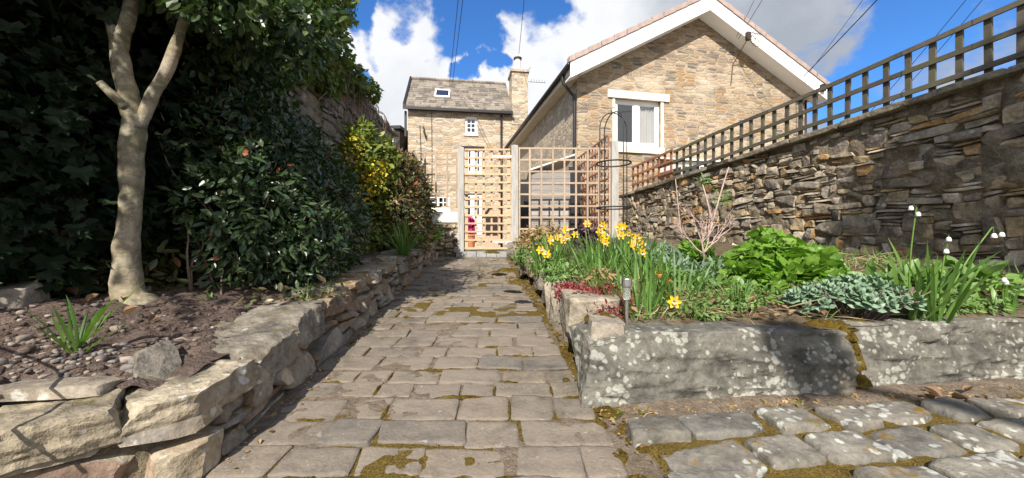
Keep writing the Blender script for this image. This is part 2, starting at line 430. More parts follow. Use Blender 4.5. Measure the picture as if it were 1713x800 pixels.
def m_moss():
    t = NT('cushion moss'); n = t.noise(22, 5, .7); n2 = t.noise(160, 3, .7)
    v = t.ramp(n.outputs[0], [(.3, (.045,.034,.01)), (.5, (.12,.078,.017)), (.7, (.16,.125,.024)), (.85, (.09,.1,.02))])
    v = t.mix(1, v, t.ramp(n2.outputs[0], [(.3, .5), (.7, 1.5)]), 'MULTIPLY')
    t.col(v, 1, .05); t.bump(n2.outputs[0], 1, .015); return t.m
M['moss'] = m_moss()

def pz(y): return SLOPE*np.clip(y, -30, 7.3)       # path level
def xl(y): return -.85-.081*y
def xr(y): return .475-.081*y
def bedz(x, y):
    wx = 4.2-.25*y
    return .365 + .045*sm(y-.115*x, 1.66, 2.0) + .17*sm(wx-x, 1.9, .1)*np.clip((y-1.2)/1.5, 0, 1) + .045*np.clip(y-1.7, 0, 6) - .03*sm(-(x-xr(y)), -.25, .0)
def lefz(x, y):
    d = np.clip(xl(y)-.1-x, 0, 3)
    return .318 + .15*sm(d, 0, 1.0) + .055*np.clip(y-1.0, -1, 7) + .02*np.clip(y-1,-.5,1)

def sheet(name, xs, ys, zf, mat, keep=None, **kw):
    X, Y = np.meshgrid(xs, ys); Z = zf(X, Y); V = np.stack([X, Y, Z], -1).reshape(-1, 3); n = len(xs)
    i = np.arange(len(ys)-1)[:, None]*n + np.arange(n-1)[None]; i = i.ravel()
    F = np.stack([i, i+1, i+n+1, i+n], 1)
    if keep is not None:
        cx = V[F].mean(1); F = F[keep(cx[:,0], cx[:,1])]
        u = np.unique(F); mp = np.zeros(len(V), int); mp[u] = np.arange(len(u)); V = V[u]; F = mp[F]
    return mk(name, V, F, mat, smooth=True, **kw), V

# ------------------------------------------------------------------ ground
xs = np.concatenate([np.linspace(-900,-12,9), np.linspace(-10,14,97), np.linspace(16,900,9)])
ys = np.concatenate([np.linspace(-600,-6,7), np.linspace(-5,26,125), np.linspace(28,1500,10)])
sheet('ground', xs, ys, lambda X, Y: pz(Y)-.05+.012*fbm(np.stack([X*2,Y*2,X*0],-1),3), M['ground'], kind='structure')

# path bedding + setts -------------------------------------------------
def mossmask(X, Y, seed=4):
    P = np.stack([X*2.3, Y*2.3, X*0], -1)
    return sm(fbm(P, seed, 4)+.25*fbm(P*5, seed+3, 2), -.08, .22)
def jz(X, Y):
    m = mossmask(X, Y)
    # the two mossy pockets by the wall foot and the gritty verge by the kerb
    m = np.maximum(m, sm(np.hypot((X+.78)/.06, (Y-1.18)/.07)+1.1*fbm(np.stack([X*9,Y*9,X*0],-1),8), 1.0, .6))
    return m
xs = np.linspace(-1.75, 0.75, 180); ys = np.linspace(.55, 7.25, 420)
pj, V = sheet('path_bedding', xs, ys, lambda X, Y: pz(Y)-.0025+.002*jz(X, Y)+.012*fbm(np.stack([X*5,Y*5,X*0],-1),22)+.006*fbm(np.stack([X*14,Y*14,X*0],-1),2), M['joint'],
              keep=lambda x, y: (x > xl(y)-.12) & (x < xr(y)+.14), kind='structure')
# verge between the setts and the kerb is mossy and gritty
vm = jz(V[:,0], V[:,1])*.95
vm = np.maximum(vm, .75*sm(V[:,0]-xr(V[:,1])+.07*fbm(np.stack([V[:,0]*6,V[:,1]*6,V[:,0]*0],-1),5), -.13, -.02)*(.55+.9*vnoise(np.stack([V[:,0]*5,V[:,1]*3,V[:,0]*0],-1),9)))
vm = vm*(1-.6*sm(-(V[:,0]-xl(V[:,1])), -.35, -.05)*(V[:,1] > 1.4))
set_attr(pj, 'moss', vm)

VV = []; FF = []; n = 0; mossat = []
y = .62; row = 0
while y < 7.2:
    dy = rng.uniform(.145, .19)*(1 if y < 3 else 1.0)
    x = xl(y)+.03+rng.uniform(-.1, 0); ang = rng.uniform(-.018,.018)
    while x < xr(y)-.06:
        w = rng.uniform(.16, .32)
        if x+w > xr(y)-.1: w = xr(y)-.02-x
        if w > .07 and not (1.1 < y < 1.24 and -.95 < x < -.78):
            j = .012+rng.uniform(0, .007)
            P, F = stone((w/2-j*.22, dy/2-j*.25, .035), n=12, r=.26, jit=.13, rough=.06, freq=4.5)
            P[:,2] = np.where(P[:,2] > 0, P[:,2]*.6+.007*fbm(P*14+x*7, 3), P[:,2])
            cx = x+w/2; cy = y+dy/2 + ang*(cx+.2)
            tilt = rng.uniform(-.035,.035,2)
            P = P + [cx, cy + P[:,0].mean(), 0]; P[:,2] += pz(P[:,1])-.0155+rng.uniform(-.007,.006)+ (P[:,0]-cx)*tilt[0]+(P[:,1]-cy)*tilt[1]
            VV.append(P); FF.append(F+n); n += len(P)
        if rng.random() < .45: mossat.append((x, y+dy/2, .008, dy*.4, 1))
        x += w
    for _ in range(3): mossat.append((rng.uniform(xl(y)+.1, xr(y)), y+dy, rng.uniform(.03,.13), rng.uniform(.006,.014), 0))
    y += dy; row += 1
mk('path', np.concatenate(VV), np.concatenate(FF), M['sett'], smooth=True, kind='structure')

# side paving: larger lichened pavers in moss -------------------------------
ca, sa = math.cos(.11), math.sin(.11)
def rot2(x, y): return .42+ca*x-sa*y, 1.42+sa*x+ca*y       # local x along the kerb, y away from the viewer
xs = np.linspace(-.02, 3.4, 210); ys = np.linspace(-.85, .16, 80)
X, Y = np.meshgrid(xs, ys); GX, GY = rot2(X, Y)
mm = sm(fbm(np.stack([X*4,Y*4,X*0],-1), 21, 3), -.9, -.5)*sm(-Y, -.04, .06)
edge = sm(X+.04*fbm(np.stack([X*0,Y*9,X*0],-1),4), -.02, .05)
GZ = pz(GY)-.035+edge*(.046+.008*mm)+.008*edge*fbm(np.stack([X*9,Y*9,X*0],-1),41)+.012*fbm(np.stack([X*16,Y*16,X*0],-1),2)
V = np.stack([GX,GY,GZ],-1).reshape(-1,3); nx = len(xs); i = (np.arange(len(ys)-1)[:,None]*nx+np.arange(nx-1)[None]).ravel()
o = mk('paving_bedding', V, np.stack([i,i+1,i+nx+1,i+nx],1), M['joint'], smooth=True, kind='structure')
set_attr(o, 'moss', np.clip(mm*1.1, 0, 1).ravel())
VV = []; FF = []; n = 0
yy = .0
for r_, (dy, off) in enumerate([(.165,.0),(.17,.06),(.17,.02),(.18,.05),(.18,0)]):
    x = off-.02; yy -= dy
    while x < 3.2:
        w = rng.uniform(.2, .34)
        P, F = stone((w/2-.008-rng.uniform(0,.009), dy/2-.008-rng.uniform(0,.007), .06), n=12, r=.3, jit=.2, rough=.09, freq=3, chips=2)
        cz = rng.uniform(-.006,.006); tl = rng.uniform(-.05,.05,2)
        lx, ly = P[:,0]+x+w/2, P[:,1]+yy+dy/2+rng.uniform(-.01,.01)
        gx, gy = rot2(lx, ly); gz = pz(gy)-.017+cz+P[:,2]+P[:,0]*tl[0]+P[:,1]*tl[1]
        VV.append(np.stack([gx,gy,gz],1)); FF.append(F+n); n += len(P); x += w
mk('side_paving', np.concatenate(VV), np.concatenate(FF), M['paver'], smooth=True, sharp=35, kind='structure')
# small kerb of setts upon the far right corner, further back row
# ------------------------------------------------------------------ beds of soil
def bz(X, Y): return bedz(X, Y)+.018*fbm(np.stack([X*5,Y*5,X*0],-1),6)+.012*fbm(np.stack([X*19,Y*19,X*0],-1),7)
xs = np.linspace(-.15, 4.3, 200); ys = np.linspace(1.55, 7.6, 260)
sheet('flower_bed_soil', xs, ys, bz, M['bedsoil'], keep=lambda x, y: (x > xr(y)+.14) & (y > 1.64+.115*(x-.3)) & (x < 4.3-.25*y), kind='structure')
def lz(X, Y): return lefz(X, Y)+.035*fbm(np.stack([X*4,Y*4,X*0],-1),16)+.03*fbm(np.stack([X*15,Y*15,X*0],-1),17)
def ltop(x): return .95+(x+1.34)*.42
xs = np.linspace(-3.4, -.9, 170); ys = np.linspace(.3, 7.4, 330)
sheet('planting_bed_soil', xs, ys, lz, M['soil'], keep=lambda x, y: (x < xl(y)-.14) & (y > ltop(x)+.14), kind='structure')

# ------------------------------------------------------------------ masonry packer
def pack(L, H, cs, ct, wr, hr, bias=1.6, fixed=()):
    ns, nt = int(L/cs), int(H/ct); occ = np.zeros((nt, ns), bool); out = []
    for (i, j, w, h) in fixed:
        occ[j:j+h, i:i+w] = True; out.append((i, j, w, h))
    for j in range(nt):
        i = 0
        while i < ns:
            if occ[j, i]: i += 1; continue
            w = int(wr[0]+(wr[1]-wr[0]+1)*rng.random()**1.3); h = int(hr[0]+(hr[1]-hr[0]+1)*rng.random()**bias)
            if rng.random() < .12: w = max(2, w//2); h = min(h+1, hr[1])
            ww = 0
            while ww < w and i+ww < ns and not occ[j, i+ww]: ww += 1
            hh = 1
            while hh < h and j+hh < nt and not occ[j+hh, i:i+ww].any(): hh += 1
            if i+ww < ns and not occ[j, i+ww] and (i+ww+1 >= ns or occ[j, i+ww+1]): ww += 1; hh = hh if not occ[j:j+hh, i:i+ww].any() else 1
            occ[j:j+hh, i:i+ww] = True; out.append((i, j, ww, hh)); i += ww
    return [(i*cs, j*ct, (i+w)*cs, (j+h)*ct) for i, j, w, h in out]

def wall_stones(rects, pos, depth=.09, chips=4, gap=.006, n=4, rough=.07, jit=.14, top=None, proud=.018, wob=.03, r=.4):
    """pos(s,t,d)->world; returns V,F of all stones"""
    VV = []; FF = []; k = 0
    for (s0, t0, s1, t1) in rects:
        if top is not None and (t0+t1)/2 > top((s0+s1)/2): continue
        h = ((s1-s0)/2-gap, depth, (t1-t0)/2-gap*.8)
        P, F = stone(h, n=n, r=r, jit=jit, rough=rough, freq=3, chips=chips, chipd=(.6,.95))
        rt = rng.uniform(-.06,.06); s = P[:,0]*math.cos(rt)-P[:,2]*math.sin(rt); t = P[:,0]*math.sin(rt)*.5+P[:,2]
        s = s+(s0+s1)/2; t = t+(t0+t1)/2
        t = t + wob*vnoise(np.stack([s*2.2, t*2.2, t*0], 1), 3); d = P[:,1]-depth+.02+rng.uniform(-.4,1)*proud
        VV.append(pos(s, t, d)); FF.append(F+k); k += len(P)
    return VV, FF, k
def backing(L, H, pos, top, mat, name, parent, ns=120, nt=40, rough=.035, inset=-.012):
    s = np.linspace(0, L, ns); t = np.linspace(0, 1, nt); S, T = np.meshgrid(s, t); T = T*top(S)
    D = inset+rough*fbm(np.stack([S*8,T*8,S*0],-1), 12)
    V = pos(S.ravel(), T.ravel(), D.ravel()); i = (np.arange(nt-1)[:,None]*ns+np.arange(ns-1)[None]).ravel()
    return mk(name, V, np.stack([i,i+1,i+ns+1,i+ns],1), mat, parent, smooth=True)
M['mortar'] = m_soil('lime mortar', (.14,.115,.085), (.24,.2,.145), (.33,.28,.21))
M['darkjoint'] = m_soil('dark open joint', (.08,.065,.045), (.2,.165,.115), (.36,.3,.21))
# ------------------------------------------------------------------ garden wall on the right with its trellis
wu = nrm(np.array([-.2425, .9701, 0])); wn = np.array([-wu[1], wu[0], 0])*1.0     # along the wall away from us, outward to the path
WO = np.array([4.2-.25*1.6, 1.6, 0.0])                                             # s = 0 just outside the frame
WL = 6.25
def wpos(s, t, d): 
    s = np.asarray(s, float); return WO+np.outer(s, wu)+np.outer(np.asarray(d, float), wn)+np.outer(.36+np.asarray(t, float), [0,0,1])
def wtop(s): # height of the wall above its t = 0
    y = 1.6+np.asarray(s)*.97; return (.8+1.196-(y-2.63)*.0586)-.36-.03
gw = empty('garden_wall', tuple(WO+np.array([0,0,.36])), label='long rubble stone garden wall carrying the weathered lattice', cat='wall')
cs, ct = .052, .029
fx = []
def bigat(px, py, w, h):
    # a few large blocks that stand out in the face: by distance along the wall
    r = (px-856)/620; y = 4.2/(r+.25); s = (y-1.6)/.97; z = .8+(400-py)/620*y; fx.append((int(s/cs), int((z-.36)/ct), max(2,int(w/cs)), max(1,int(h/ct))))
bigat(1457, 388, .30, .20); bigat(1425, 325, .2, .1); bigat(1560, 310, .42, .1); bigat(1235, 385, .25, .16); bigat(1640, 300, .45, .13); bigat(1600, 220, .4, .1); bigat(1365, 360, .15, .11)
rects = pack(WL, 1.75, cs, ct, (2,6), (1,5), 2.0, fx)
VV, FF, k = wall_stones(rects, wpos, depth=.10, n=7, rough=.08, jit=.24, top=lambda s: wtop(s)-.01, proud=.019, wob=.03, r=.2, chips=5, gap=.004)
mk('stonework', np.concatenate(VV), np.concatenate(FF), M['wall_stone'], gw, smooth=True, sharp=24)
backing(WL, 1.6, wpos, wtop, M['darkjoint'], 'mortar', gw, 300, 80, .06, .004)
mb = MB()                                                                         # the body of the wall behind its face
q = [wpos([s],[t],[d])[0] for s, t, d in ((0,-.3,-.12),(WL,-.3,-.12),(WL,-.3,-.42),(0,-.3,-.42))]
q2 = [wpos([s],[wtop(s)-.01],[d])[0] for s, d in ((0,-.12),(WL,-.12),(WL,-.42),(0,-.42))]
mb.add(q+q2, BOXF); mb.build('core', M['mortar'], gw)
s = 0
VV = []; FF = []; k = 0
while s < WL:
    L = min(rng.uniform(.35, .95), WL-s+.05)
    P, F = stone((L/2-.002, .25, .022+rng.uniform(0,.01)), n=9, r=.3, jit=.08, rough=.07, freq=5)
    ss = s+L/2; tz = np.array([wtop(v) for v in (ss+P[:,0])])+.012+P[:,2]+rng.uniform(-.006,.006)
    VV.append(wpos(ss+P[:,0], tz, P[:,1]-.165+rng.uniform(-.03,.03)+.03*fbm(np.stack([(ss+P[:,0])*6,P[:,1]*0,P[:,1]*0],1),4))); FF.append(F+k); k += len(P); s += L
M['coping'] = m_stone('mossy coping', [(.2,.17,.12),(.17,.15,.11),(.23,.2,.15)], lichen=.3, moss=.42, grain=.4, mcol=(.15,.13,.02))
mk('coping', np.concatenate(VV), np.concatenate(FF), M['coping'], gw, smooth=True, sharp=28)

M['oldwood'] = m_wood('weathered lattice wood', [(.1,.085,.065),(.075,.062,.05),(.13,.11,.085)], (14,14,14), .85, (.1,.1,.045), .65)
M['newwood'] = m_wood('new larch wood', [(.36,.265,.19),(.42,.32,.23),(.32,.24,.175)], (22,22,22), .7)
M['gatewood'] = m_wood('gate wood', [(.55,.38,.24),(.48,.33,.2)], (22,22,22), .7)
M['redwood'] = m_wood('red brown lattice wood', [(.3,.13,.07),(.24,.11,.06)], (20,20,20), .75)
M['postwood'] = m_wood('silver grey post wood', [(.38,.37,.345),(.33,.32,.3)], (30,30,3), .8)

tr = empty('wall_lattice', tuple(wpos([0],[wtop(0)],[-.2])[0]), label='dark weathered wooden lattice fence along the top of the stone wall', cat='trellis')
mb_r = MB(); mb_v = MB()
def tpos(s, h, d): return wpos([s], [wtop(s)+h], [d])[0]
for h in (.56, .375, .19, .02):
    ss = np.linspace(0, 4.9, 12)
    for a, b in zip(ss, ss[1:]):
        w1, w2 = .008*math.sin(a*2.3+h*9), .008*math.sin(b*2.3+h*9)
        mb_r.bar(tpos(a-.004, h+w1, -.19), tpos(b+.004, h+w2, -.19), .02, .042)
s = .12
while s < 4.9:
    j = rng.uniform(-.006,.006); mb_v.bar(tpos(s+j, -.01, -.212), tpos(s+rng.uniform(-.008,.008), .58, -.212), .042, .021, up=tuple(wn)); s += .163
mb_r.build('lattice_rails', M['oldwood'], tr); mb_v.build('lattice_battens', M['oldwood'], tr)
tr2 = empty('wall_lattice', tuple(wpos([4.93],[wtop(4.93)],[-.2])[0]), label='short red-brown lattice panel where the wall lattice meets the grey post', cat='trellis')
mb_r = MB(); mb_v = MB()
for h in (.6, .42, .24, .05): mb_r.bar(tpos(4.93, h, -.19), tpos(6.2, h, -.19), .02, .04)
s = 5.0
while s < 6.2: mb_v.bar(tpos(s, 0, -.212), tpos(s, .62, -.212), .04, .021, up=tuple(wn)); s += .17
mb_r.build('lattice_rails', M['redwood'], tr2); mb_v.build('lattice_battens', M['redwood'], tr2)

# ------------------------------------------------------------------ retaining wall of the left bed
PL = [(-2.6,.42),(-1.34,.95),(-1.04,1.17)]+[(xl(y)-.10, y) for y in np.linspace(1.5, 7.3, 14)]
PLa = np.array(PL); seg = np.linalg.norm(np.diff(PLa, axis=0), axis=1); cum = np.concatenate([[0], np.cumsum(seg)]); LL = cum[-1]
def lp(s):
    s = np.clip(s, 0, LL-1e-6); i = np.clip(np.searchsorted(cum, s, 'right')-1, 0, len(seg)-1); f = (s-cum[i])/seg[i]
    p = PLa[i]*(1-f)[:,None]+PLa[i+1]*f[:,None]
    # outward normals blended along the line
    e = nrm(np.diff(PLa, axis=0)); nn = np.stack([e[:,1], -e[:,0]], 1)
    sm_ = np.interp(s, (cum[1:]+cum[:-1])/2, nn[:,0]), np.interp(s, (cum[1:]+cum[:-1])/2, nn[:,1]); return p, nrm(np.stack(sm_, 1))
def lh(s):
    p, _ = lp(np.atleast_1d(np.asarray(s, float))); y = p[:,1]; return np.interp(y, [0,.95,1.17,2.4,3.5,7.3],[.28,.27,.255,.335,.355,.36])
def lpos(s, t, d):
    s = np.asarray(s, float); p, nn = lp(s); t = np.asarray(t, float); b = .06*(1-t/.33)
    xy = p+nn*(np.asarray(d, float)+b)[:,None]; z = pz(np.clip(p[:,1],.3,9))-.02+t*1.05
    return np.column_stack([xy, z])
lw = empty('retaining_wall', tuple(lpos(np.array([2.6]),np.array([0.]),np.array([0.]))[0]), label='low dry stone retaining wall of the shady bed beside the path', cat='wall')
rects = pack(LL, .42, .055, .036, (3,7), (1,4), 1.3)
VV, FF, k = wall_stones(rects, lpos, depth=.10, n=7, rough=.15, jit=.26, r=.25, top=lambda s: lh(s)[0]-.055, proud=.03, wob=.02)
mk('stonework', np.concatenate(VV), np.concatenate(FF), M['bed_stone'], lw, smooth=True, sharp=24)
backing(LL, .4, lpos, lambda S: lh(S.ravel()).reshape(S.shape)-.02, M['darkjoint'], 'mortar', lw, 260, 16, .03, -.012)
s = 0; VV = []; FF = []; k = 0
while s < LL-.05:
    p0, _ = lp(np.array([s])); near = p0[0][1] < 1.9
    L = rng.uniform(.22, .42) if near else rng.uniform(.14, .3); hh = rng.uniform(.045,.07) if near else rng.uniform(.022,.042)
    P, F = stone((L/2-.003, rng.uniform(.13,.2), hh), n=24 if near else 8, r=.12, jit=.22, rough=.13, freq=4.5, chips=9 if near else 5, chipd=(.74,.98))
    ss = s+L/2+P[:,0]*1.02; tt = (lh(np.array([s+L/2]))[0]-hh*.8)/1.05+P[:,2]+rng.uniform(-.012,.012)
    VV.append(lpos(ss, tt, P[:,1]-.12+rng.uniform(-.02,.025))); FF.append(F+k); k += len(P); s += L
M['cap'] = m_stone('cap stone', [(.25,.212,.152),(.205,.178,.138),(.285,.243,.178),(.175,.155,.125),(.24,.188,.122)], lichen=.4, moss=.1, grain=.5, orange=.45, lcol=(.5,.48,.42), bump=1.0, lscale=22)
mk('cap_stones', np.concatenate(VV), np.concatenate(FF), M['cap'], lw, smooth=True, sharp=22)

def rock(name, c, h, rz, mat, label, cat='rock', n=9, jit=.2, rough=.1, r=.35, tilt=0, group=None, seed=None, freq=3):
    P, F = stone(h, n=max(n,12), r=r*.6, jit=jit, rough=rough, freq=freq, seed=seed, chips=9)
    m = np.array(Matrix.Rotation(rz, 3, 'Z') @ Matrix.Rotation(tilt, 3, 'Y')); P = P @ m.T + np.array(c)
    return mk(name, P, F, mat, smooth=True, sharp=25, label=label, cat=cat, group=group)
M['slabwhite'] = m_stone('white patched slab', [(.24,.205,.16)], lichen=.7, grain=.45, lcol=(.5,.48,.43))
rock('loose_slab', (-1.36,1.10,.352), (.14,.045,.02), .12, M['slabwhite'], 'flat loose slab with white patches lying on the front of the low wall')
rock('pointed_stone', (-1.25,1.30,.335), (.095,.06,.055), -.5, M['greyrock'], 'pointed grey stone set in the soil behind the low wall', jit=.6, r=.2, tilt=.4)
rock('wall_boulder', (-2.13,1.56,.47), (.1,.09,.14), .2, M['greyrock'], 'squat grey boulder beside the dark ivy at the edge of the bed')

# ------------------------------------------------------------------ big kerb stones of the flower bed
def kerb(c0, c1, H, D, zb, label, seed, lcut=.0):
    c0 = np.array(c0); c1 = np.array(c1); L = np.linalg.norm(c1-c0); a = math.atan2(c1[1]-c0[1], c1[0]-c0[0])
    P, F = stone((L/2, D/2, H/2), n=44, r=.2, jit=.12, rough=.07, freq=5, seed=seed, chips=7, chipd=(.8,.95))
    u = P[:,0]/(L/2); t = (P[:,2]/(H/2)+1)/2
    P[:,1] += .07*t*(1-.3*u)                                              # battered face
    P[:,0] += np.where(u < 0, lcut*t, 0)*(-u)
    P[:,2] += -.03*np.maximum(0, u)**2*t
    big = fbm(P*np.array([4,4,9])+seed, 2, 5)+.5*fbm(P*np.array([9,9,26])+seed, 5, 4); P[:,1] += np.where(P[:,1] < 0, .05*big, 0); P[:,2] += .012*fbm(P*9, 8)*t
    crack = np.abs(P[:,0]-.02*np.sin(P[:,2]*30)-.05-(.5-t)*.22)
    P[:,1] += np.where((P[:,1] < 0) & (t < .6), .016*np.exp(-(crack/.012)**2), 0)
    m = np.array(Matrix.Rotation(a, 3, 'Z')); mid = (c0+c1)/2; nrmv = np.array([-math.sin(a), math.cos(a)])
    P = P @ m.T + np.array([mid[0]+nrmv[0]*D/2, mid[1]+nrmv[1]*D/2, zb+H/2])
    return mk('kerb_stone', P, F, M['kerb_stone'], smooth=True, sharp=28, label=label, cat='kerb stone', group='massive kerb stones of the flower bed')
kerb((.335,1.53), (1.575,1.67), .315, .2, .075, 'massive grey lichen-blotched kerb stone in front of the steel solar light', 3, .03)
kerb((1.61,1.69), (3.1,1.90), .31, .17, .085, 'massive lichened kerb stone with dead leaves at its foot, past the mossy gap', 8)

# moss cushions: in the gap, on the corner stones and along the top -----------
def mosspad(c, rx, ry, h, seed, k=20, m=28):
    sd = int(seed)
    r = np.repeat(np.linspace(0, 1, k), m); a = np.tile(np.arange(m)*2*math.pi/m, k)
    w = 1+.35*vnoise(np.stack([np.cos(a)*1.6+seed, np.sin(a)*1.6, a*0], 1), sd)
    x, y = np.cos(a)*rx*r*w, np.sin(a)*ry*r*w; q = np.full_like(x, seed)
    z = h*(1-r**2.2)+.5*h*vnoise(np.stack([x*45, y*45, q], 1), 3)*(1.1-r)+min(.006, h*.35)*vnoise(np.stack([x*160, y*160, q], 1), 4)
    ii = (np.arange(k-1)[:,None]*m+np.arange(m)[None]).ravel(); jn = (np.arange(k-1)[:,None]*m+(np.arange(m)[None]+1) % m).ravel()
    return np.stack([c[0]+x, c[1]+y, c[2]+z], 1), np.stack([ii, jn, jn+m, ii+m], 1)[:, ::-1]
pads = [((1.585,1.76,.33),.035,.05,.05),((1.59,1.73,.27),.028,.035,.06),((1.6,1.715,.2),.03,.03,.06),((1.595,1.7,.13),.04,.03,.06),((1.56,1.84,.36),.13,.05,.035),((1.7,1.86,.37),.1,.04,.03),((2.4,1.97,.37),.3,.05,.03),
        ((.45,1.84,.40),.09,.08,.03),((.4,2.08,.465),.1,.05,.03),((-.05,3.65,.48),.11,.1,.03),((.06,3.2,.42),.09,.08,.03),((-.26,4.75,.62),.1,.16,.03)]
def smallpad(c, rx, ry, h, seed):
    V, F = mosspad((0,0,0), rx, ry, h, seed, 8, 22); m = np.hypot(V[:,0]/rx, V[:,1]/ry); V[:,0] += .006*fbm(V*40+seed, 3); V[:,1] += .008*fbm(V*25+seed, 5)*1.5; return V+np.array(c), F
pp_ = []
for i, (x, y, rx, ry, q) in enumerate(mossat):
    if fbm(np.array([[x*1.7, y*1.2, .3]]), 77)[0] < -.12+(.12 if y < 1.5 else 0): continue
    pp_.append(smallpad((x, y, float(pz(y))-.001), rx, ry, .009, i*.37))
for k_ in range(26): pp_.append(smallpad((rng.uniform(-.98,-.6), rng.uniform(.98,1.26), .062), rng.uniform(.01,.035), rng.uniform(.008,.02), .016, k_*.7))
for k_ in range(46):
    x = rng.uniform(.34, 2.4); pp_.append(smallpad((x, 1.49+.115*(x-.3)-abs(rng.normal(0,.04)), .082), rng.uniform(.012,.05), rng.uniform(.008,.02), .012, 100+k_*.7))
for k_ in range(60):
    y = rng.uniform(1.0, 4.5); pp_.append(smallpad((xr(y)+rng.normal(.02,.04), y, float(pz(y))), rng.uniform(.012,.04), rng.uniform(.012,.05), .012, 200+k_*.7))
m_ = join(pp_); mk('joint_moss', m_[0], m_[1], M['moss'], smooth=True, kind='stuff')
mo = join([mosspad(c, a, b, h, 7+i*3) for i, (c, a, b, h) in enumerate(pads)])
mk('moss', mo[0], mo[1], M['moss'], smooth=True, kind='stuff')

# ------------------------------------------------------------------ edging stones along the path side of the flower bed
E = [ # y, dx, z, half sizes, rz, mat, label
 (1.80,.05,.27,(.085,.13,.15),-.05,'greyrock','upright yellow-brown edging stone wedged behind the corner of the big kerb'),
 (2.12,.04,.37,(.14,.18,.12),-.1,'greyrock','large flat-topped grey edging stone in front of the red sedum'),
 (2.02,.0,.22,(.045,.06,.08),.3,'rubble','small pale chock stone in the dark hollow under the edging'),
 (3.18,.12,.33,(.15,.20,.10),.05,'kerb_stone','flat grey edging slab overhanging a dark hollow by the path'),
 (3.72,.12,.4,(.12,.17,.1),.1,'greyrock','mossy grey edging stone between the flat slab and the yellow boulder'),
 (4.22,.10,.475,(.14,.18,.13),.2,'rubble','rounded yellow-tan edging boulder beside the path'),
 (4.85,.03,.50,(.1,.2,.16),-.1,'coping','dark mossy upright edging stone nearest the grey gate post'),
 (5.5,.1,.55,(.12,.26,.13),0,'coping','long low mossy edging stone running up to the gate post'),
 (6.2,.1,.58,(.12,.32,.12),0,'greyrock','half-buried edging stone at the foot of the gate post'),
 (6.9,.08,.6,(.12,.3,.12),0,'greyrock','last edging stone under the trellis panel by the gate step'),
]
for i, (y, dx, z, h, rz, mt, lb) in enumerate(E):
    rock('edging_stone', (xr(y)+.08+dx, y, z), h, rz-.08, M[mt], lb, 'edging stone', n=9, jit=.25, rough=.12, group='rough edging stones of the flower bed')
for i in range(8):
    y = 2.38+i*.085
    rock('upright_slate', (xr(y)+.13+rng.uniform(-.02,.02), y, .30+rng.uniform(-.02,.03)), (.09,.03,.14), rng.uniform(-.25,.15), M['greyrock'],
         'thin upright slab in the row of slabs edging the bed past the red sedum', 'edging slab', n=6, jit=.25, rough=.12, tilt=rng.uniform(-.2,.1), group='thin upright slabs edging the bed')

# rubble wall left of the gate with a pale lintel on top ----------------------
rw = empty('rubble_wall', (-1.35,7.75,.45), label='crumbling rubble wall with pale stone slab on top, left of the gate', cat='wall')
def rpos(s, t, d): return np.column_stack([-2.7+np.asarray(s), 7.62-np.asarray(d), .43+np.asarray(t)])
rects = pack(1.7, .68, .06, .04, (2,5), (1,4), 1.1)
VV, FF, k = wall_stones(rects, rpos, depth=.12, n=5, rough=.16, jit=.3, proud=.09, wob=.05)
mk('stonework', np.concatenate(VV), np.concatenate(FF), M['rubble'], rw, smooth=True)
backing(1.7, .68, rpos, lambda S: S*0+.68, M['mortar'], 'mortar', rw, 60, 20, .06)
P, F = stone((.85,.16,.12), n=10, r=.2, jit=.05, rough=.04); P += [-1.85,7.78,1.24]
M['palecap'] = m_stone('pale slab', [(.6,.58,.54)], lichen=.2, grain=.2, lcol=(.75,.74,.7))
mk('pale_slab', P, F, M['palecap'], rw, smooth=True)
mb = MB(); mb.box((-2.7,7.66,.4),(-1.0,7.95,1.1)); mb.build('core', M['mortar'], rw)
# ------------------------------------------------------------------ gate, posts, lattice panels, step
M['steel'] = m_plain('galvanised steel', (.55,.56,.57), .45, .6, .15, 20)
M['black'] = m_plain('black painted iron', (.025,.023,.022), .5, 0, .2, 30)
M['rusty'] = m_plain('dark bronze iron', (.055,.04,.03), .55, .2, .3, 30)
M['concrete'] = m_plain('grey step block', (.28,.28,.27), .9, 0, .2, 10, .4)
GY = 7.5
def post(x, y, z0, z1, w, label):
    r = empty('gate_post', (x, y, z0), label=label, cat='gate post', group='silver grey posts of the lattice screen')
    mb = MB(); mb.box((x-w/2,y-w/2,z0-.3),(x+w/2,y+w/2,z1)); mb.build('shaft', M['postwood'], r)
    mb = MB(); mb.add([(x-w/2,y-w/2,z1+.001),(x+w/2,y-w/2,z1+.001),(x+w/2,y+w/2,z1+.001),(x-w/2,y+w/2,z1+.001),(x,y,z1+.03)], [(0,1,4),(1,2,4),(2,3,4),(3,0,4),(3,2,1,0)])
    mb.build('cap', M['postwood'], r); return r
post(-1.03, GY, .5, 2.64, .125, 'silver grey post that the lattice gate closes against, by the rubble wall')
post(.055, GY, .5, 2.68, .135, 'silver grey post that carries the strap hinges of the lattice gate')
post(2.07, GY, .6, 2.77, .135, 'silver grey end post beside the black obelisk and garden wall')
post(-2.42, GY+.12, 1.4, 2.62, .09, 'short pale post end showing above the bronze-leaved bush')

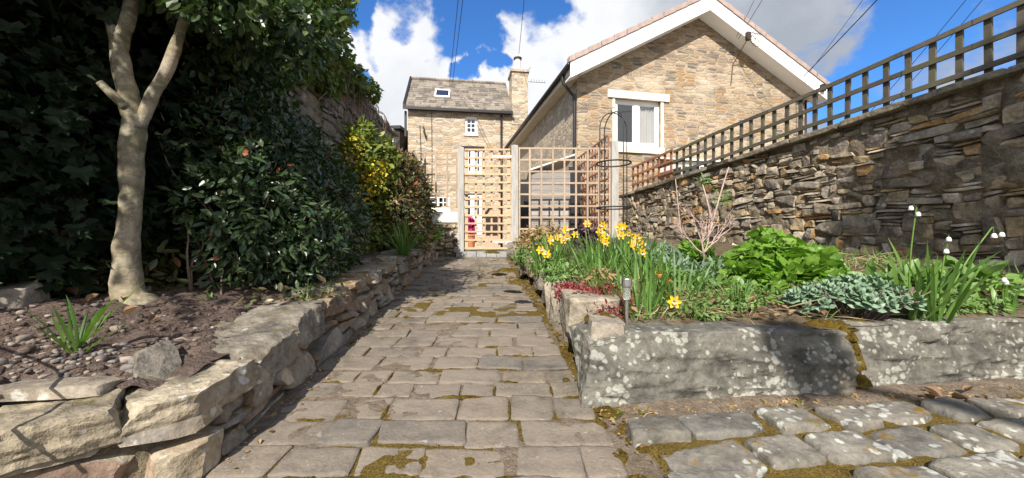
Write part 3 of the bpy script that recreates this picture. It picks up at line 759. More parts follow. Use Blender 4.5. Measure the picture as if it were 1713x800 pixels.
g = empty('lattice_gate', (-.9, GY, .56), label='tall new wooden lattice gate on grey strap hinges', cat='gate')
x0, x1, z0, z1 = -.95, -.035, .585, 2.63
mb = MB()
for x in (x0+.03, x1-.03): mb.box((x-.03, GY-.02, z0), (x+.03, GY+.015, z1-.02))
mb.build('gate_frame', M['gatewood'], g)
mb = MB()
for i in range(4):
    x = x0+.06+(i+1)*(x1-x0-.12)/5; mb.box((x-.019, GY-.004, z0+.01), (x+.019, GY+.014, z1-.03))
mb.build('lattice_battens', M['gatewood'], g)
mb = MB()
for i in range(13):
    z = z0+.03+i*(z1-z0-.06)/12; mb.box((x0-.004, GY-.042, z-.019+rng.uniform(-.004,.004)), (x1+.002, GY-.022, z+.019))
mb.build('lattice_rails', M['gatewood'], g)
for z in (2.46, .74):
    mb = MB(); mb.box((-.40, GY-.05, z-.022), (.0, GY-.043, z+.022))
    h = mb.build('hinge', M['steel'], g)
    for x in (-.36,-.26,-.16,-.06):
        mb = MB(); mb.tube([(x,GY-.051,z),(x,GY-.058,z)], .008, 8); mb.build('bolt', M['steel'], h)
mb = MB(); mb.box((x0-.01, GY-.058, 1.68), (x0+.09, GY-.043, 1.71)); mb.build('latch', M['black'], g)

def panel(name, a, b, z0, z1, nv, nr, mat, label, y0=0, face=-1, wv=.036):
    a = np.array([*a, 0.]); b = np.array([*b, 0.]); d = nrm(b-a); nn = np.array([d[1], -d[0], 0])*(-face)*-1
    r = empty(name, tuple((a+b)/2+[0,0,z0]), label=label, cat='trellis')
    mv = MB(); mr = MB()
    for i in range(nv):
        p = a+(b-a)*(i/(nv-1)); p = p + (d*.02 if i == 0 else (-d*.02 if i == nv-1 else 0))
        mv.bar(p+[0,0,z0], p+[0,0,z1-.005], .02, wv, up=tuple(d))
    for i in range(nr):
        z = z0+.02+(z1-z0-.04)*i/(nr-1); o_ = nn*.021
        mr.bar(a+o_+[0,0,z+rng.uniform(-.004,.004)], b+o_+[0,0,z+rng.uniform(-.004,.004)], .02, wv, up=(0,0,1))
    mv.build('lattice_battens', mat, r); mr.build('lattice_rails', mat, r); return r
panel('lattice_screen', (.125, GY), (2.0, GY+.02), .75, 2.66, 9, 9, M['newwood'], 'large new wooden lattice panel between the gate and the end post')
panel('lattice_screen', (-2.45, GY+.1), (-1.1, GY+.04), 1.44, 2.58, 7, 6, M['newwood'], 'new wooden lattice panel above the rubble wall, left of the gate')
panel('lattice_screen', (2.0, GY+.15), (1.74, 9.9), .7, 2.95, 12, 11, M['redwood'], 'red-brown lattice panel running back from the end post to the house')

VV = []; FF = []; k = 0
st = empty('gate_step', (-.62, 7.34, .44), label='low step of grey blocks at the foot of the gate', cat='step')
for i in range(5):
    P, F = stone((.098,.1,.06), n=6, r=.15, jit=.04, rough=.03); P += [-1.0+i*.2+.0, 7.36, .49]
    VV.append(P); FF.append(F+k); k += len(P)
mk('step_blocks', np.concatenate(VV), np.concatenate(FF), M['concrete'], st, smooth=False)

# ------------------------------------------------------------------ black obelisk plant support
ox, oy, oz = 1.37, 5.0, .62
ob = empty('plant_obelisk', (ox, oy, oz), label='tall black wire obelisk with domed top standing behind the daffodils', cat='plant support')
rr = .215; zt = oz+1.66
for k_ in range(2):
    a = R(20)+k_*math.pi/2; dx, dy = math.cos(a)*rr, math.sin(a)*rr
    arc = [(ox+dx*math.cos(t), oy+dy*math.cos(t), zt+.22*math.sin(t)*1.0+(0 if k_ == 0 else .007)) for t in np.linspace(0, math.pi, 17)]
    pts = [(ox+dx, oy+dy, oz-.12), (ox+dx, oy+dy, oz+.8)] + arc + [(ox-dx, oy-dy, oz+.8), (ox-dx, oy-dy, oz-.12)]
    mb = MB(); mb.tube(pts, .0075, 8); mb.build('upright', M['black'], ob, smooth=True)
for z in (oz+.60, oz+1.20):
    mb = MB()
    for q_ in (.0,): 
        a = np.linspace(0, 2*math.pi, 33); mb.tube([(ox+(rr+.012)*math.cos(t), oy+(rr+.012)*math.sin(t), z) for t in a], .011, 6)
    mb.build('hoop', M['black'], ob, smooth=True)
mb = MB(); a = np.linspace(0, 2*math.pi, 21); mb.tube([(ox+.035*math.cos(t), oy, zt+.262+.035*math.sin(t)) for t in a], .004, 6)
mb.build('finial_ring', M['rusty'], ob, smooth=True)

# ------------------------------------------------------------------ solar light
def lathe(c, prof, k=20):
    V = []; F = []
    for r, z in prof:
        for j in range(k): V.append((c[0]+r*math.cos(2*math.pi*j/k), c[1]+r*math.sin(2*math.pi*j/k), c[2]+z))
    for i in range(len(prof)-1):
        for j in range(k): F.append((i*k+j, i*k+(j+1)%k, (i+1)*k+(j+1)%k, (i+1)*k+j))
    return np.array(V), F
M['brushed'] = m_plain('brushed steel', (.62,.61,.6), .28, .95, .1, 40, .05)
t = NT('clear plastic'); t.col((.85,.88,.87), .12); t.b.inputs['Transmission Weight'].default_value = .85; t.b.inputs['IOR'].default_value = 1.3; M['clear'] = t.m
sx, sy, sz = .557, 1.80, .42
sl = empty('solar_light', (sx, sy, sz), label='small brushed steel solar garden light on a stake behind the kerb stone', cat='solar light')
def lt(name, prof, mat): V, F = lathe((sx,sy,sz), prof); mk(name, V, F, mat, sl, smooth=False)
lt('stake', [(0,-.06),(.008,-.06),(.009,.085),(.0,.085)], M['brushed'])
lt('lens', [(0,.086),(.016,.086),(.0185,.098),(.0185,.15),(0,.15)], M['clear'])
lt('lamp_head', [(.0,.1505),(.025,.1505),(.0255,.153),(.0255,.186),(.024,.189),(.022,.1895)], M['brushed'])
t = NT('solar cell'); t.col((.02,.025,.05), .15); M['cell'] = t.m
lt('solar_cell', [(.022,.1893),(.0,.1893)], M['cell'])
sx, sy, sz = .10, 4.55, .60
sl = empty('solar_light', (sx, sy, sz), label='tiny solar stake light among the leaves by the gate post', cat='solar light')
lt('stake', [(0,-.06),(.008,-.06),(.009,.085),(.0,.085)], M['black']); lt('lamp_head', [(.0,.0855),(.022,.0855),(.024,.12),(.0,.125)], M['brushed'])

# ------------------------------------------------------------------ houses
tan_s = [(.3,.225,.145),(.24,.195,.14),(.36,.285,.195),(.19,.16,.13),(.3,.18,.085),(.38,.315,.23),(.14,.125,.11),(.32,.25,.17),(.25,.2,.15)]
far_s = [(.4,.33,.24),(.33,.28,.215),(.46,.39,.3),(.25,.22,.18),(.37,.27,.16),(.48,.42,.33),(.3,.265,.225)]
M['gable'] = m_masonry('gable rubble', tan_s, (.38,.3,.215), 3.0, 12.5, .05, pale=(.6,.52,.41))
M['gside'] = m_masonry('side rubble', [(.36,.3,.22),(.3,.25,.19),(.42,.35,.26),(.27,.23,.18)], (.4,.34,.26), 4.2, 7.5, .06)
M['far'] = m_masonry('far rubble', far_s, (.45,.375,.285), 2.4, 10, .04)
M['chim'] = m_masonry('chimney rubble', far_s, (.52,.44,.33), 3.2, 11, .04)
M['white'] = m_plain('white upvc', (.82,.82,.8), .35, 0, .03, 6, 0)
M['barge'] = m_plain('white barge board', (.84,.83,.8), .45, 0, .04, 3, 0)
M['cream'] = m_plain('cream painted stone', (.78,.7,.54), .75, 0, .1, 9, .2)
M['vergetile'] = m_plain('pink verge tile', (.36,.275,.245), .8, 0, .16, 6, .2)
M['gutter'] = m_plain('black gutter', (.02,.019,.02), .4, 0, .2, 10, .05)
M['soffit'] = m_plain('cream soffit', (.55,.49,.38), .7, 0, .1, 5, .1)
M['curtain'] = m_plain('white net curtain', (.85,.85,.83), .9, 0, .05, 5, .1)
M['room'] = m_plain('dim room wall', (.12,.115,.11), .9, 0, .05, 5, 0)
t = NT('window glass'); t.col((.34,.34,.34), .02); t.b.inputs['Metallic'].default_value = 1
tr_ = t.n('ShaderNodeBsdfTransparent'); ms = t.n('ShaderNodeMixShader'); ms.inputs[0].default_value = .3
t.l(tr_.outputs[0], ms.inputs[1]); t.l(t.b.outputs[0], ms.inputs[2]); t.l(ms.outputs[0], t.out.inputs[0]); M['glass'] = t.m

def m_tiles(name, cols, sx, sy, bump=.6):
    """roof covering drawn along the slope: x along, (y,z) up"""
    t = NT(name); sp = t.n('ShaderNodeSeparateXYZ'); t.l(t.tc.outputs['Object'], sp.inputs[0])
    up = t.math('ADD', sp.outputs[2], t.math('MULTIPLY', t.noise(2, 2).outputs[0], .05))
    row = t.math('FLOOR', t.math('MULTIPLY', up, sy)); fr = t.math('FRACT', t.math('MULTIPLY', up, sy))
    cb = t.n('ShaderNodeCombineXYZ'); t.l(t.math('MULTIPLY', sp.outputs[0], sx), cb.inputs[0]); t.l(t.math('MULTIPLY', row, 7.31), cb.inputs[1])
    v = t.voro(1, 'F1', cb.outputs[0], .9); v.voronoi_dimensions = '2D'; sr = t.n('ShaderNodeSeparateColor'); t.l(v.outputs['Color'], sr.inputs[0])
    k = len(cols); c = t.ramp(sr.outputs[0], [(i/k, s) for i, s in enumerate(cols)], 'CONSTANT')
    n = t.noise(9, 5, .7); c = t.mix(1, c, t.ramp(n.outputs[0], [(.25, .65), (.75, 1.35)]), 'MULTIPLY')
    c = t.mix(t.ramp(fr, [(.0, .8), (.12, .0)]), c, (.06,.05,.045))
    c = t.mix(t.ramp(t.noise(5, 4, .7).outputs[0], [(.62, .0), (.7, .6)]), c, (.45,.43,.38))
    t.col(c, .9, .2); t.bump(t.math('ADD', fr, n.outputs[0]), bump, .03); return t.m
M['slate'] = m_tiles('stone slates', [(.22,.19,.16),(.17,.15,.13),(.27,.235,.2),(.14,.125,.11),(.24,.21,.17)], 3.2, 5.2)
M['pantile'] = m_tiles('brown roof tiles', [(.1,.07,.06),(.13,.09,.075),(.085,.065,.055)], 3.0, 4.5)

def bx(mb, x0, x1, y0, y1, z0, z1, m=0): return mb.box((min(x0,x1),min(y0,y1),min(z0,z1)),(max(x0,x1),max(y0,y1),max(z0,z1)), m)
def wallrect(xa, xb, za, zb, holes, y=0, th=.35):
    """a wall slab in the local xz plane, front at y, with rectangular openings"""
    mb = MB(); xs = sorted({xa, xb, *[h[0] for h in holes], *[h[1] for h in holes]}); zs = sorted({za, zb, *[h[2] for h in holes], *[h[3] for h in holes]})
    for x0, x1 in zip(xs, xs[1:]):
        run = None
        for z0, z1 in zip(zs, zs[1:]):
            cx, cz = (x0+x1)/2, (z0+z1)/2
            hole = any(h[0] < cx < h[1] and h[2] < cz < h[3] for h in holes)
            if not hole: bx(mb, x0, x1, y, y+th, z0, z1)
    return mb
def window(parent, x0, x1, z0, z1, y, rows, cols, frame='white', fw=.06, mullion=True, bar=.022, curtain=None, name='window'):
    """frame set in the opening with panes, glazing bars and a dim room behind"""
    mb = MB()
    bx(mb, x0, x0+fw, y, y+.07, z0, z1); bx(mb, x1-fw, x1, y, y+.07, z0, z1); bx(mb, x0+fw, x1-fw, y, y+.07, z0, z0+fw); bx(mb, x0+fw, x1-fw, y, y+.07, z1-fw, z1)
    xm = (x0+x1)/2
    if mullion: bx(mb, xm-fw*.75, xm+fw*.75, y+.003, y+.067, z0+fw, z1-fw)
    sashes = [(x0+fw, xm-fw*.75), (xm+fw*.75, x1-fw)] if mullion else [(x0+fw, x1-fw)]
    sw = fw*.7
    f = mb.build(name, M[frame], parent, local=True)
    mb = MB()
    for a, b in sashes:
        za, zb = z0+fw, z1-fw
        bx(mb, a, a+sw, y+.012, y+.055, za, zb); bx(mb, b-sw, b, y+.012, y+.055, za, zb); bx(mb, a+sw, b-sw, y+.012, y+.055, za, za+sw); bx(mb, a+sw, b-sw, y+.012, y+.055, zb-sw, zb)
        for i in range(1, cols): x = a+sw+(b-a-2*sw)*i/cols; bx(mb, x-bar/2, x+bar/2, y+.016, y+.048, za+sw, zb-sw)
        for i in range(1, rows): z = za+sw+(zb-za-2*sw)*i/rows; bx(mb, a+sw, b-sw, y+.019, y+.045, z-bar/2, z+bar/2)
    mb.build('sash', M['white'], f, local=True)
    mb = MB(); bx(mb, x0+fw, x1-fw, y+.030, y+.034, z0+fw, z1-fw); mb.build('pane', M['glass'], f, local=True)
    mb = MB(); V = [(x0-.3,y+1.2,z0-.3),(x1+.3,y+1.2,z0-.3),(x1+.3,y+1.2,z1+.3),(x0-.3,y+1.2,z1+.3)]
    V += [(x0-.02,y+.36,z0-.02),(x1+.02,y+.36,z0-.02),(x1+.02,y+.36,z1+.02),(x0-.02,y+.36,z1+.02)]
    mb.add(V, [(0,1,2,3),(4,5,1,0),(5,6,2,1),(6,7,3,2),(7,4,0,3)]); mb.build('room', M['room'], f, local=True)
    if curtain:
        for (a, b) in curtain:
            xs = np.linspace(a, b, 40); yy = y+.10+.018*np.sin((xs-a)*75)+.01*np.sin(xs*31)
            V = [(x, q, z0+.04) for x, q in zip(xs, yy)]+[(x, q, z1-.04) for x, q in zip(xs, yy)]
            mk('curtain', V, [(i,i+1,i+41,i+40) for i in range(39)], M['curtain'], f, local=True, smooth=True)
    return f

# --- gable house
GO = (1.76, 10.0, .45); GA = math.atan2(.2, .98)
gh = empty('gable_house', GO, GA, label='tan rubble house with big white-edged gable beyond the lattice', cat='house')
W = 7.46; EV = 4.86; AP = EV+W/2*.546                      # heights above its base
zw0, zw1 = 3.37-.45, 4.69-.45; xw0, xw1 = 1.1, 2.5
lowx0, lowx1, lowz0, lowz1 = 3.1, 4.6, 1.35, 2.4
mb = wallrect(0, W, -1, EV, [(xw0, xw1, zw0, zw1)])
mb.add([(0,0,EV),(W,0,EV),(W/2,0,AP),(0,.35,EV),(W,.35,EV),(W/2,.35,AP)], [(0,1,2),(5,4,3),(0,2,5,3),(1,4,5,2)])
mb.build('gable_wall', M['gable'], gh, local=True)
mb = MB(); bx(mb, 0, .35, .35, 9.5, -1, EV-.02); bx(mb, W-.35, W, .35, 9.5, -1, EV-.02); bx(mb, .35, W-.35, 9.15, 9.5, -1, EV-.02); mb.build('side_wall', M['gside'], gh, local=True)
wf = window(gh, xw0, xw1, zw0+.02, zw1, .09, 1, 1, fw=.075, curtain=[(1.84, 2.42)])
mb = MB(); bx(mb, xw0-.22, xw1+.25, -.05, .2, zw1+.002, zw1+.2); mb.build('lintel', M['cream'], gh, local=True)
mb = MB(); bx(mb, xw0-.08, xw1+.1, -.06, .09, zw0-.17, zw0-.002); mb.build('sill', M['cream'], gh, local=True)
for a_, b_ in ((xw0-.07, xw0-.002), (xw1+.002, xw1+.09)): mb = MB(); bx(mb, a_, b_, -.012, .15, zw0, zw1); mb.build('jamb', M['cream'], gh, local=True)
# roof slabs with overhangs
ov, oe, th = .46, .34, .16; s_ = .546
for sgn in (-1, 1):
    def rp(u, y, dz): # u along the slope from the ridge outward
        return (W/2+sgn*u, y, AP+.12-u*s_+dz)
    U = W/2+oe; mb = MB()
    V = [rp(0,-ov+.05,0),rp(U,-ov+.05,0),rp(U,9.8,0),rp(0,9.8,0),rp(0,-ov+.05,th),rp(U,-ov+.05,th),rp(U,9.8,th),rp(0,9.8,th)]
    mb.add(V, BOXF if sgn > 0 else [f[::-1] for f in BOXF]); rf = mb.build('roof', M['pantile'], gh, local=True)
    mb = MB()                                                       # white barge board
    V = [rp(0,-ov,-.30),rp(U+.02,-ov,-.30),rp(U+.02,-ov+.035,-.30),rp(0,-ov+.035,-.30),rp(0,-ov,.10),rp(U+.02,-ov,.10),rp(U+.02,-ov+.035,.10),rp(0,-ov+.035,.10)]
    mb.add(V, BOXF if sgn > 0 else [f[::-1] for f in BOXF]); mb.build('barge_board', M['barge'], rf, local=True)
    mb = MB()                                                       # boxed soffit under the overhang
    V = [rp(0,-ov+.037,-.27),rp(U,-ov+.037,-.27),rp(U,-.004,-.27),rp(0,-.004,-.27),rp(0,-ov+.037,-.22),rp(U,-ov+.037,-.22),rp(U,-.004,-.22),rp(0,-.004,-.22)]
    mb.add(V, BOXF if sgn > 0 else [f[::-1] for f in BOXF]); mb.build('soffit', M['barge'], rf, local=True)
    mb = MB(); L = .36; n_ = int(U/L)+1                             # cloaked verge tiles, each lapping the one below
    for i in range(n_):
        u0, u1 = i*L, min((i+1)*L+.02, U+.06); dz = .012
        V = [rp(u0,-ov-.03,.103),rp(u1,-ov-.03,.103+dz),rp(u1,-ov+.16,.103+dz),rp(u0,-ov+.16,.103),rp(u0,-ov-.03,.235),rp(u1,-ov-.03,.235+dz*1.6),rp(u1,-ov+.16,.235+dz*1.6),rp(u0,-ov+.16,.235)]
        mb.add(V, BOXF if sgn > 0 else [f[::-1] for f in BOXF])
    mb.build('verge_tiles', M['vergetile'], rf, local=True)
    # eaves: soffit box, gutter
    zE = AP+.12-U*s_; xe = W/2+sgn*U
    mb = MB(); bx(mb, xe-sgn*.02, W/2+sgn*(W/2+.003), -ov+.05, 9.7, zE-.13, zE+.05); mb.build('eaves_board', M['soffit'], gh, local=True)
    mb = MB(); mb.tube([(xe+sgn*.05, -ov+.02, zE+.04), (xe+sgn*.05, 9.7, zE+.04)], .06, 10); mb.build('gutter', M['gutter'], gh, local=True, smooth=True)
    if sgn < 0:
        mb = MB(); mb.tube(spline([(xe-.03,.1,zE+.0),(xe-.02,.1,zE-.22),(-.15,.06,zE-.5),(-.07,.04,zE-.72),(-.07,.04,zE-2),(-.07,.04,.0)], 6), .042, 10)
        mb.build('downpipe', M['gutter'], gh, local=True, smooth=True)
    else:
        mb = MB(); mb.tube([(W+.08,.05,zE-.1),(W+.08,.05,.0)], .045, 10); mb.build('downpipe', M['gutter'], gh, local=True, smooth=True)
# cable bracket on the barge
mb = MB(); bx(mb, W+.0, W+.14, -ov-.09, -ov-.004, EV-.12, EV+.08); mb.build('junction_box', M['gutter'], gh, local=True)
mb = MB()
for i in range(3): 
    a = np.linspace(0, 2*math.pi*1.4, 24); r_ = .13+.03*i; mb.tube([(5.05+.05*i+r_*math.cos(q), -.52-.02*i, 6.08-.05*i+r_*math.sin(q)) for q in a], .007, 5)
bx(mb, 4.86, 4.98, -.55, -.463, 5.98, 6.2); mb.tube([(4.9,-.5,6.0),(4.86,-.02,5.5),(4.8,-.015,4.9)], .012, 5)
mb.build('cable_bracket', M['rusty'], gh, local=True)

# lean-to conservatory against the gable
cv = empty('lean_to_porch', tuple(np.array(GO)+np.array([.98*2.4,.2*2.4,0])), GA, label='low white glazed lean-to against the foot of the gable', cat='porch')
mb = MB()
bx(mb, .0, 2.7, -1.1, -1.03, 1.1, 1.35); bx(mb, 0, 2.7, -1.1, -1.03, 2.2, 2.32)
for i in range(7): bx(mb, i*.44, i*.44+.06, -1.098, -1.032, 1.35, 2.2)
for y in (-.55,): 
    bx(mb, 0, .06, -1.03, -.02, 2.2, 2.32); bx(mb, 2.64, 2.7, -1.03, -.02, 2.2, 2.32)
mb.build('frame', M['white'], cv, local=True)
mb = MB(); bx(mb, .02, 2.68, -1.07, -1.06, 1.35, 2.2); mb.build('pane', M['glass'], cv, local=True)
mb = MB(); bx(mb, 0, 2.7, -1.1, -.03, -.6, 1.098); mb.build('base_wall', M['cream'], cv, local=True)
mb = MB(); mb.add([(-.05,-1.2,2.33),(2.75,-1.2,2.33),(2.75,-.003,2.62),(-.05,-.003,2.62),(-.05,-1.2,2.38),(2.75,-1.2,2.38),(2.75,-.003,2.67),(-.05,-.003,2.67)], BOXF); mb.build('roof', M['white'], cv, local=True)

# --- far house
FO = (-4.94, 17.6, .46); FA = R(8)
fh = empty('stone_cottage', FO, FA, label='tall pale rubble cottage with stone slate roof and chimney', cat='house')
W2 = 4.95; WT = 5.78; E2 = 6.6
H = {'attic': (2.68,3.28,5.45,6.3), 'first': (2.62,3.5,3.55,4.75), 'door': (2.58,3.5,1.35,2.55), 'ground': (.75,1.95,1.75,2.45)}
mb = wallrect(0, WT, -.5, E2, [v for v in H.values()]); mb.build('front_wall', M['far'], fh, local=True)
mb = MB(); bx(mb, 0, .35, .35, 4.4, -.5, E2); bx(mb, WT-.35, WT, .35, 4.4, -.5, E2); bx(mb, .35, WT-.35, 4.05, 4.4, -.5, E2)
for x in (0, W2-.0): mb.add([(x,0.01,E2),(x,4.4,E2),(x,2.2,E2+2.1),(x+.3,0.01,E2),(x+.3,4.4,E2),(x+.3,2.2,E2+2.1)], [(0,2,1),(3,4,5),(0,3,5,2),(1,2,5,4)])
mb.build('end_wall', M['far'], fh, local=True)
for nm, (x0,x1,z0,z1) in H.items():
    rows, cols, mul = {'attic': (3,2,False), 'first': (3,2,True), 'door': (2,2,True), 'ground': (2,2,True)}[nm]
    window(fh, x0, x1, z0, z1, .08, rows, cols, fw=.07, mullion=mul, frame='cream' if nm == 'ground' else 'white', bar=.035)
    mb = MB(); bx(mb, x0-.05, x1+.05, -.05, .08, z0-.1, z0-.003); mb.build('sill', M['cream'], fh, local=True)
    if nm == 'first':
        mb = MB(); bx(mb, x0-.12, x1+.12, -.07, .1, z1+.003, z1+.09); mb.build('lintel', M['gutter'], fh, local=True)
mb = MB(); bx(mb, H['door'][0]+.1, H['door'][1], -.03, .0, .55, 1.25); mb.build('white_door_panel', M['white'], fh, local=True)
def roofslab(y0, z0, y1, z1, nm):
    # rows of stone slates, each lapping
    mb = MB(); n_ = 14
    for i in range(n_):
        a, b = i/n_, (i+1.15)/n_; ya, yb = y0+(y1-y0)*a, y0+(y1-y0)*b; za, zb = z0+(z1-z0)*a, z0+(z1-z0)*b
        x = -.1
        while x < W2:
            w = rng.uniform(.22,.42)*(1-.4*a); xx = min(x+w, W2+.02); t_ = .05+rng.uniform(0,.02)
            mb.add([(x,ya,za),(xx,ya,za),(xx,yb,zb-.03),(x,yb,zb-.03),(x,ya,za+t_),(xx,ya,za+t_),(xx,yb,zb),(x,yb,zb)], BOXF if y1 > y0 else [f[::-1] for f in BOXF]); x = xx+.004
    return mb.build(nm, M['slate'], fh, local=True)
r1 = roofslab(-.22, E2-.02, 2.2, E2+2.25, 'roof'); roofslab(4.62, E2-.02, 2.2, E2+2.25, 'rear_roof')
mb = MB(); mb.tube([(-.1,2.2,E2+2.3),(W2,2.2,E2+2.3)], .1, 8); mb.build('ridge', M['slate'], r1, local=True)
mb = MB(); bx(mb, -.1, W2+.05, -.30, -.22, E2-.17, E2-.05); bx(mb, -.02, W2, -.22, -.003, E2-.13, E2-.06); mb.build('gutter', M['gutter'], fh, local=True)
mb = MB(); mb.add([(-.2,-.3,E2-.2),(-.105,-.3,E2-.2),(-.105,2.2,E2+2.2),(-.2,2.2,E2+2.2),(-.2,-.3,E2+.06),(-.105,-.3,E2+.06),(-.105,2.2,E2+2.42),(-.2,2.2,E2+2.42)], BOXF)
bx(mb, -.16, -.06, -.06, .06, E2-1.4, E2-.2); mb.build('verge_board', M['gutter'], fh, local=True)
mb = MB(); mb.tube([(4.45,-.08,E2-.2),(4.45,-.08,-.2)], .05, 8); mb.build('downpipe', M['gutter'], fh, local=True, smooth=True)
# skylight
def onroof(x, f, off): return (x, -.22+2.42*f-.66*off, E2-.02+2.27*f+.72*off)
mb = MB(); V = [onroof(1.2,.3,.06),onroof(1.95,.3,.06),onroof(1.95,.58,.06),onroof(1.2,.58,.06),onroof(1.2,.3,.13),onroof(1.95,.3,.13),onroof(1.95,.58,.13),onroof(1.2,.58,.13)]
mb.add(V, BOXF); sk = mb.build('skylight', M['white'], r1, local=True)
mb = MB(); V = [onroof(1.27,.34,.132),onroof(1.88,.34,.132),onroof(1.88,.54,.132),onroof(1.27,.54,.132)]; mb.add(V, [(0,1,2,3)]); mb.build('pane', M['cell'], sk, local=True)
mb = MB(); bx(mb, W2+.03, WT+.01, -.02, 1.0, E2-.6, E2+2.0); ch = mb.build('chimney', M['chim'], fh, local=True)
mb = MB(); bx(mb, W2-.04, WT+.07, -.09, 1.07, E2+2.003, E2+2.12); mb.build('chimney_cap', M['chim'], ch, local=True)
mb = MB(); V, F = lathe(((W2+WT)/2-.02,.45,E2+2.12), [(0,0),(.17,0),(.15,.1),(.15,.72),(.0,.72)], 14); mb.add(V, F); mb.build('chimney_pot', M['cream'], ch, local=True)
mb = MB(); V, F = lathe(((W2+WT)/2-.02,.45,E2+2.12), [(.0,.722),(.21,.722),(.21,.79),(.0,.86)], 14); mb.add(V, F); mb.build('cowl', M['gutter'], ch, local=True)
mb = MB(); a0 = np.array([WT+.05,.4,E2+1.72]); mb.tube([a0, a0+[.95,.0,.0]], .012, 5)
for i in range(6): x = a0+[.2+.14*i,0,0]; mb.tube([x+[0,0,-.0],x+[.02,0,.14]], .007, 4)
mb.tube([a0+[-.02,0,-.5],a0+[.0,0,.5],a0+[.16,0,.75]], .012, 5); mb.build('aerial', M['gutter'], ch, local=True)
mb = MB()
mb.tube([(.55,-.03,5.75),(.6,-.03,4.6),(.58,-.03,2.2)], .014, 5); mb.tube([(1.1,-.03,6.4),(1.12,-.03,4.0),(1.1,-.03,2.5)], .011, 5)
mb.tube([(.72,-.04,5.7),(.78,-.12,5.35),(.84,-.04,5.1)], .03, 5); mb.tube([(.7,-.1,5.45),(.9,-.1,5.2)], .02, 5)
mb.build('wall_cable', M['rusty'], fh, local=True)

# --- dark dormered house seen over the old wall
dh = empty('dormered_house', (-5.55, 17.5, .05), R(-6), label='distant dark house with black dormer showing over the ivy wall', cat='house')
M['brownroof'] = m_tiles('old brown roof', [(.3,.2,.12),(.24,.17,.11),(.35,.25,.15),(.18,.14,.1)], 3, 4.5)
mb = MB(); bx(mb, -4, .55, .2, 5, -.5, 4.0); mb.build('wall', M['gside'], dh, local=True)
mb = MB(); mb.add([(-4.2,0,3.9),(.6,0,3.9),(-.2,2.5,6.0),(-4.2,2.5,6.0),(-4.2,0,4.0),(.7,0,4.0),(-.1,2.5,6.1),(-4.2,2.5,6.1)], BOXF); mb.build('roof', M['brownroof'], dh, local=True)
mb = MB(); bx(mb, -1.6, .15, .25, 2.4, 4.6, 6.0); bx(mb, -1.7, .25, .1, 2.6, 6.002, 6.15); dm = mb.build('dormer', M['gutter'], dh, local=True)
mb = MB(); bx(mb, -1.1, -.15, .2, .247, 5.2, 5.85); mb.build('dormer_frame', M['white'], dm, local=True)
for a_, b_ in ((-1.02,-.66),(-.58,-.23)): mb = MB(); bx(mb, a_, b_, .185, .197, 5.27, 5.78); mb.build('dormer_pane', M['cell'], dm, local=True)
mb = MB(); bx(mb, -1.15, -.05, .05, .247, 4.98, 5.1); mb.build('dormer_sill', M['palecap'], dm, local=True)

# --- grey timber shed behind the lattice panel
M['shedwood'] = m_wood('grey shed boards', [(.3,.28,.26),(.24,.225,.21),(.36,.34,.32)], (2,2,25), .85)
sh = empty('timber_shed', (.45, 8.6, .46), label='weathered grey board shed behind the large lattice panel', cat='shed')
mb = MB()
for i in range(13): bx(mb, .45, 1.35, 8.6-.012*(i%2), 8.7, .5+i*.142, .5+i*.142+.134)
mb.build('boarding', M['shedwood'], sh)
mb = MB(); mb.add([(.38,8.5,2.36),(1.45,8.5,2.72),(1.45,9.9,2.72),(.38,9.9,2.36),(.38,8.5,2.40),(1.45,8.5,2.76),(1.45,9.9,2.76),(.38,9.9,2.40)], BOXF); mb.build('roof', M['palecap'], sh)
mb = MB(); bx(mb, .47, 1.33, 8.702, 9.8, .46, 2.3); mb.build('body', M['shedwood'], sh)
for a_, b_, c_ in ((1.352,1.62,2.5),(.2,.44,2.2)): mb = MB(); bx(mb, a_, b_, 8.72, 8.8, .46, c_); mb.build('dark_panel', M['gutter'], sh)  # flat black panels at both sides of the boarding

# --- things in the yard behind the gate
ht = empty('timber_hutch', (-.72, 13.0, .46), label='small peaked timber hutch with two openings shown as black panels behind the gate', cat='hutch')
mb = MB(); bx(mb, -.95, -.48, 13.0, 13.5, .46, 1.55); mb.add([(-1.0,12.97,1.55),(-.43,12.97,1.55),(-.715,12.97,1.98),(-1.0,13.5,1.55),(-.43,13.5,1.55),(-.715,13.5,1.98)], [(0,1,2),(5,4,3),(0,2,5,3),(1,4,5,2),(0,3,4,1)])
mb.build('body', M['newwood'], ht)
for a_, b_ in ((-.92,-.745),(-.69,-.51)): mb = MB(); bx(mb, a_, b_, 12.96, 12.995, .95, 1.6); mb.build('opening', M['gutter'], ht)  # black slabs on the front; the darkness inside is only colour
mb = MB(); mb.add([(-1.06,12.9,1.53),(-.715,12.9,2.04),(-.715,13.6,2.04),(-1.06,13.6,1.53),(-1.04,12.9,1.49),(-.715,12.9,1.98),(-.715,13.6,1.98),(-1.04,13.6,1.49)], [f[::-1] for f in BOXF]); mb.build('roof', M['gutter'], ht)
M['terracotta'] = m_plain('terracotta', (.42,.17,.08), .85, 0, .15, 10, .2)
M['magenta'] = m_leaf('magenta petals', [(.55,.02,.22),(.42,.01,.18),(.65,.05,.3)], .6, .2)
pt = empty('flower_pot', (-1.45, 13.0, .5), label='magenta flowers in a terracotta pot seen through the gate', cat='potted plant')
V, F = lathe((-1.45,13.0,.5), [(0,0),(.13,0),(.19,.4),(.21,.4),(.21,.46),(.17,.46),(0,.43)], 16); mk('pot', V, F, M['terracotta'], pt, smooth=False)
V, F = bushy([(-1.45,13,1.25,.16,.16,.4)], 900, .09, ROUND, lo=.1); mk('blossom', V, F, M['magenta'], pt)

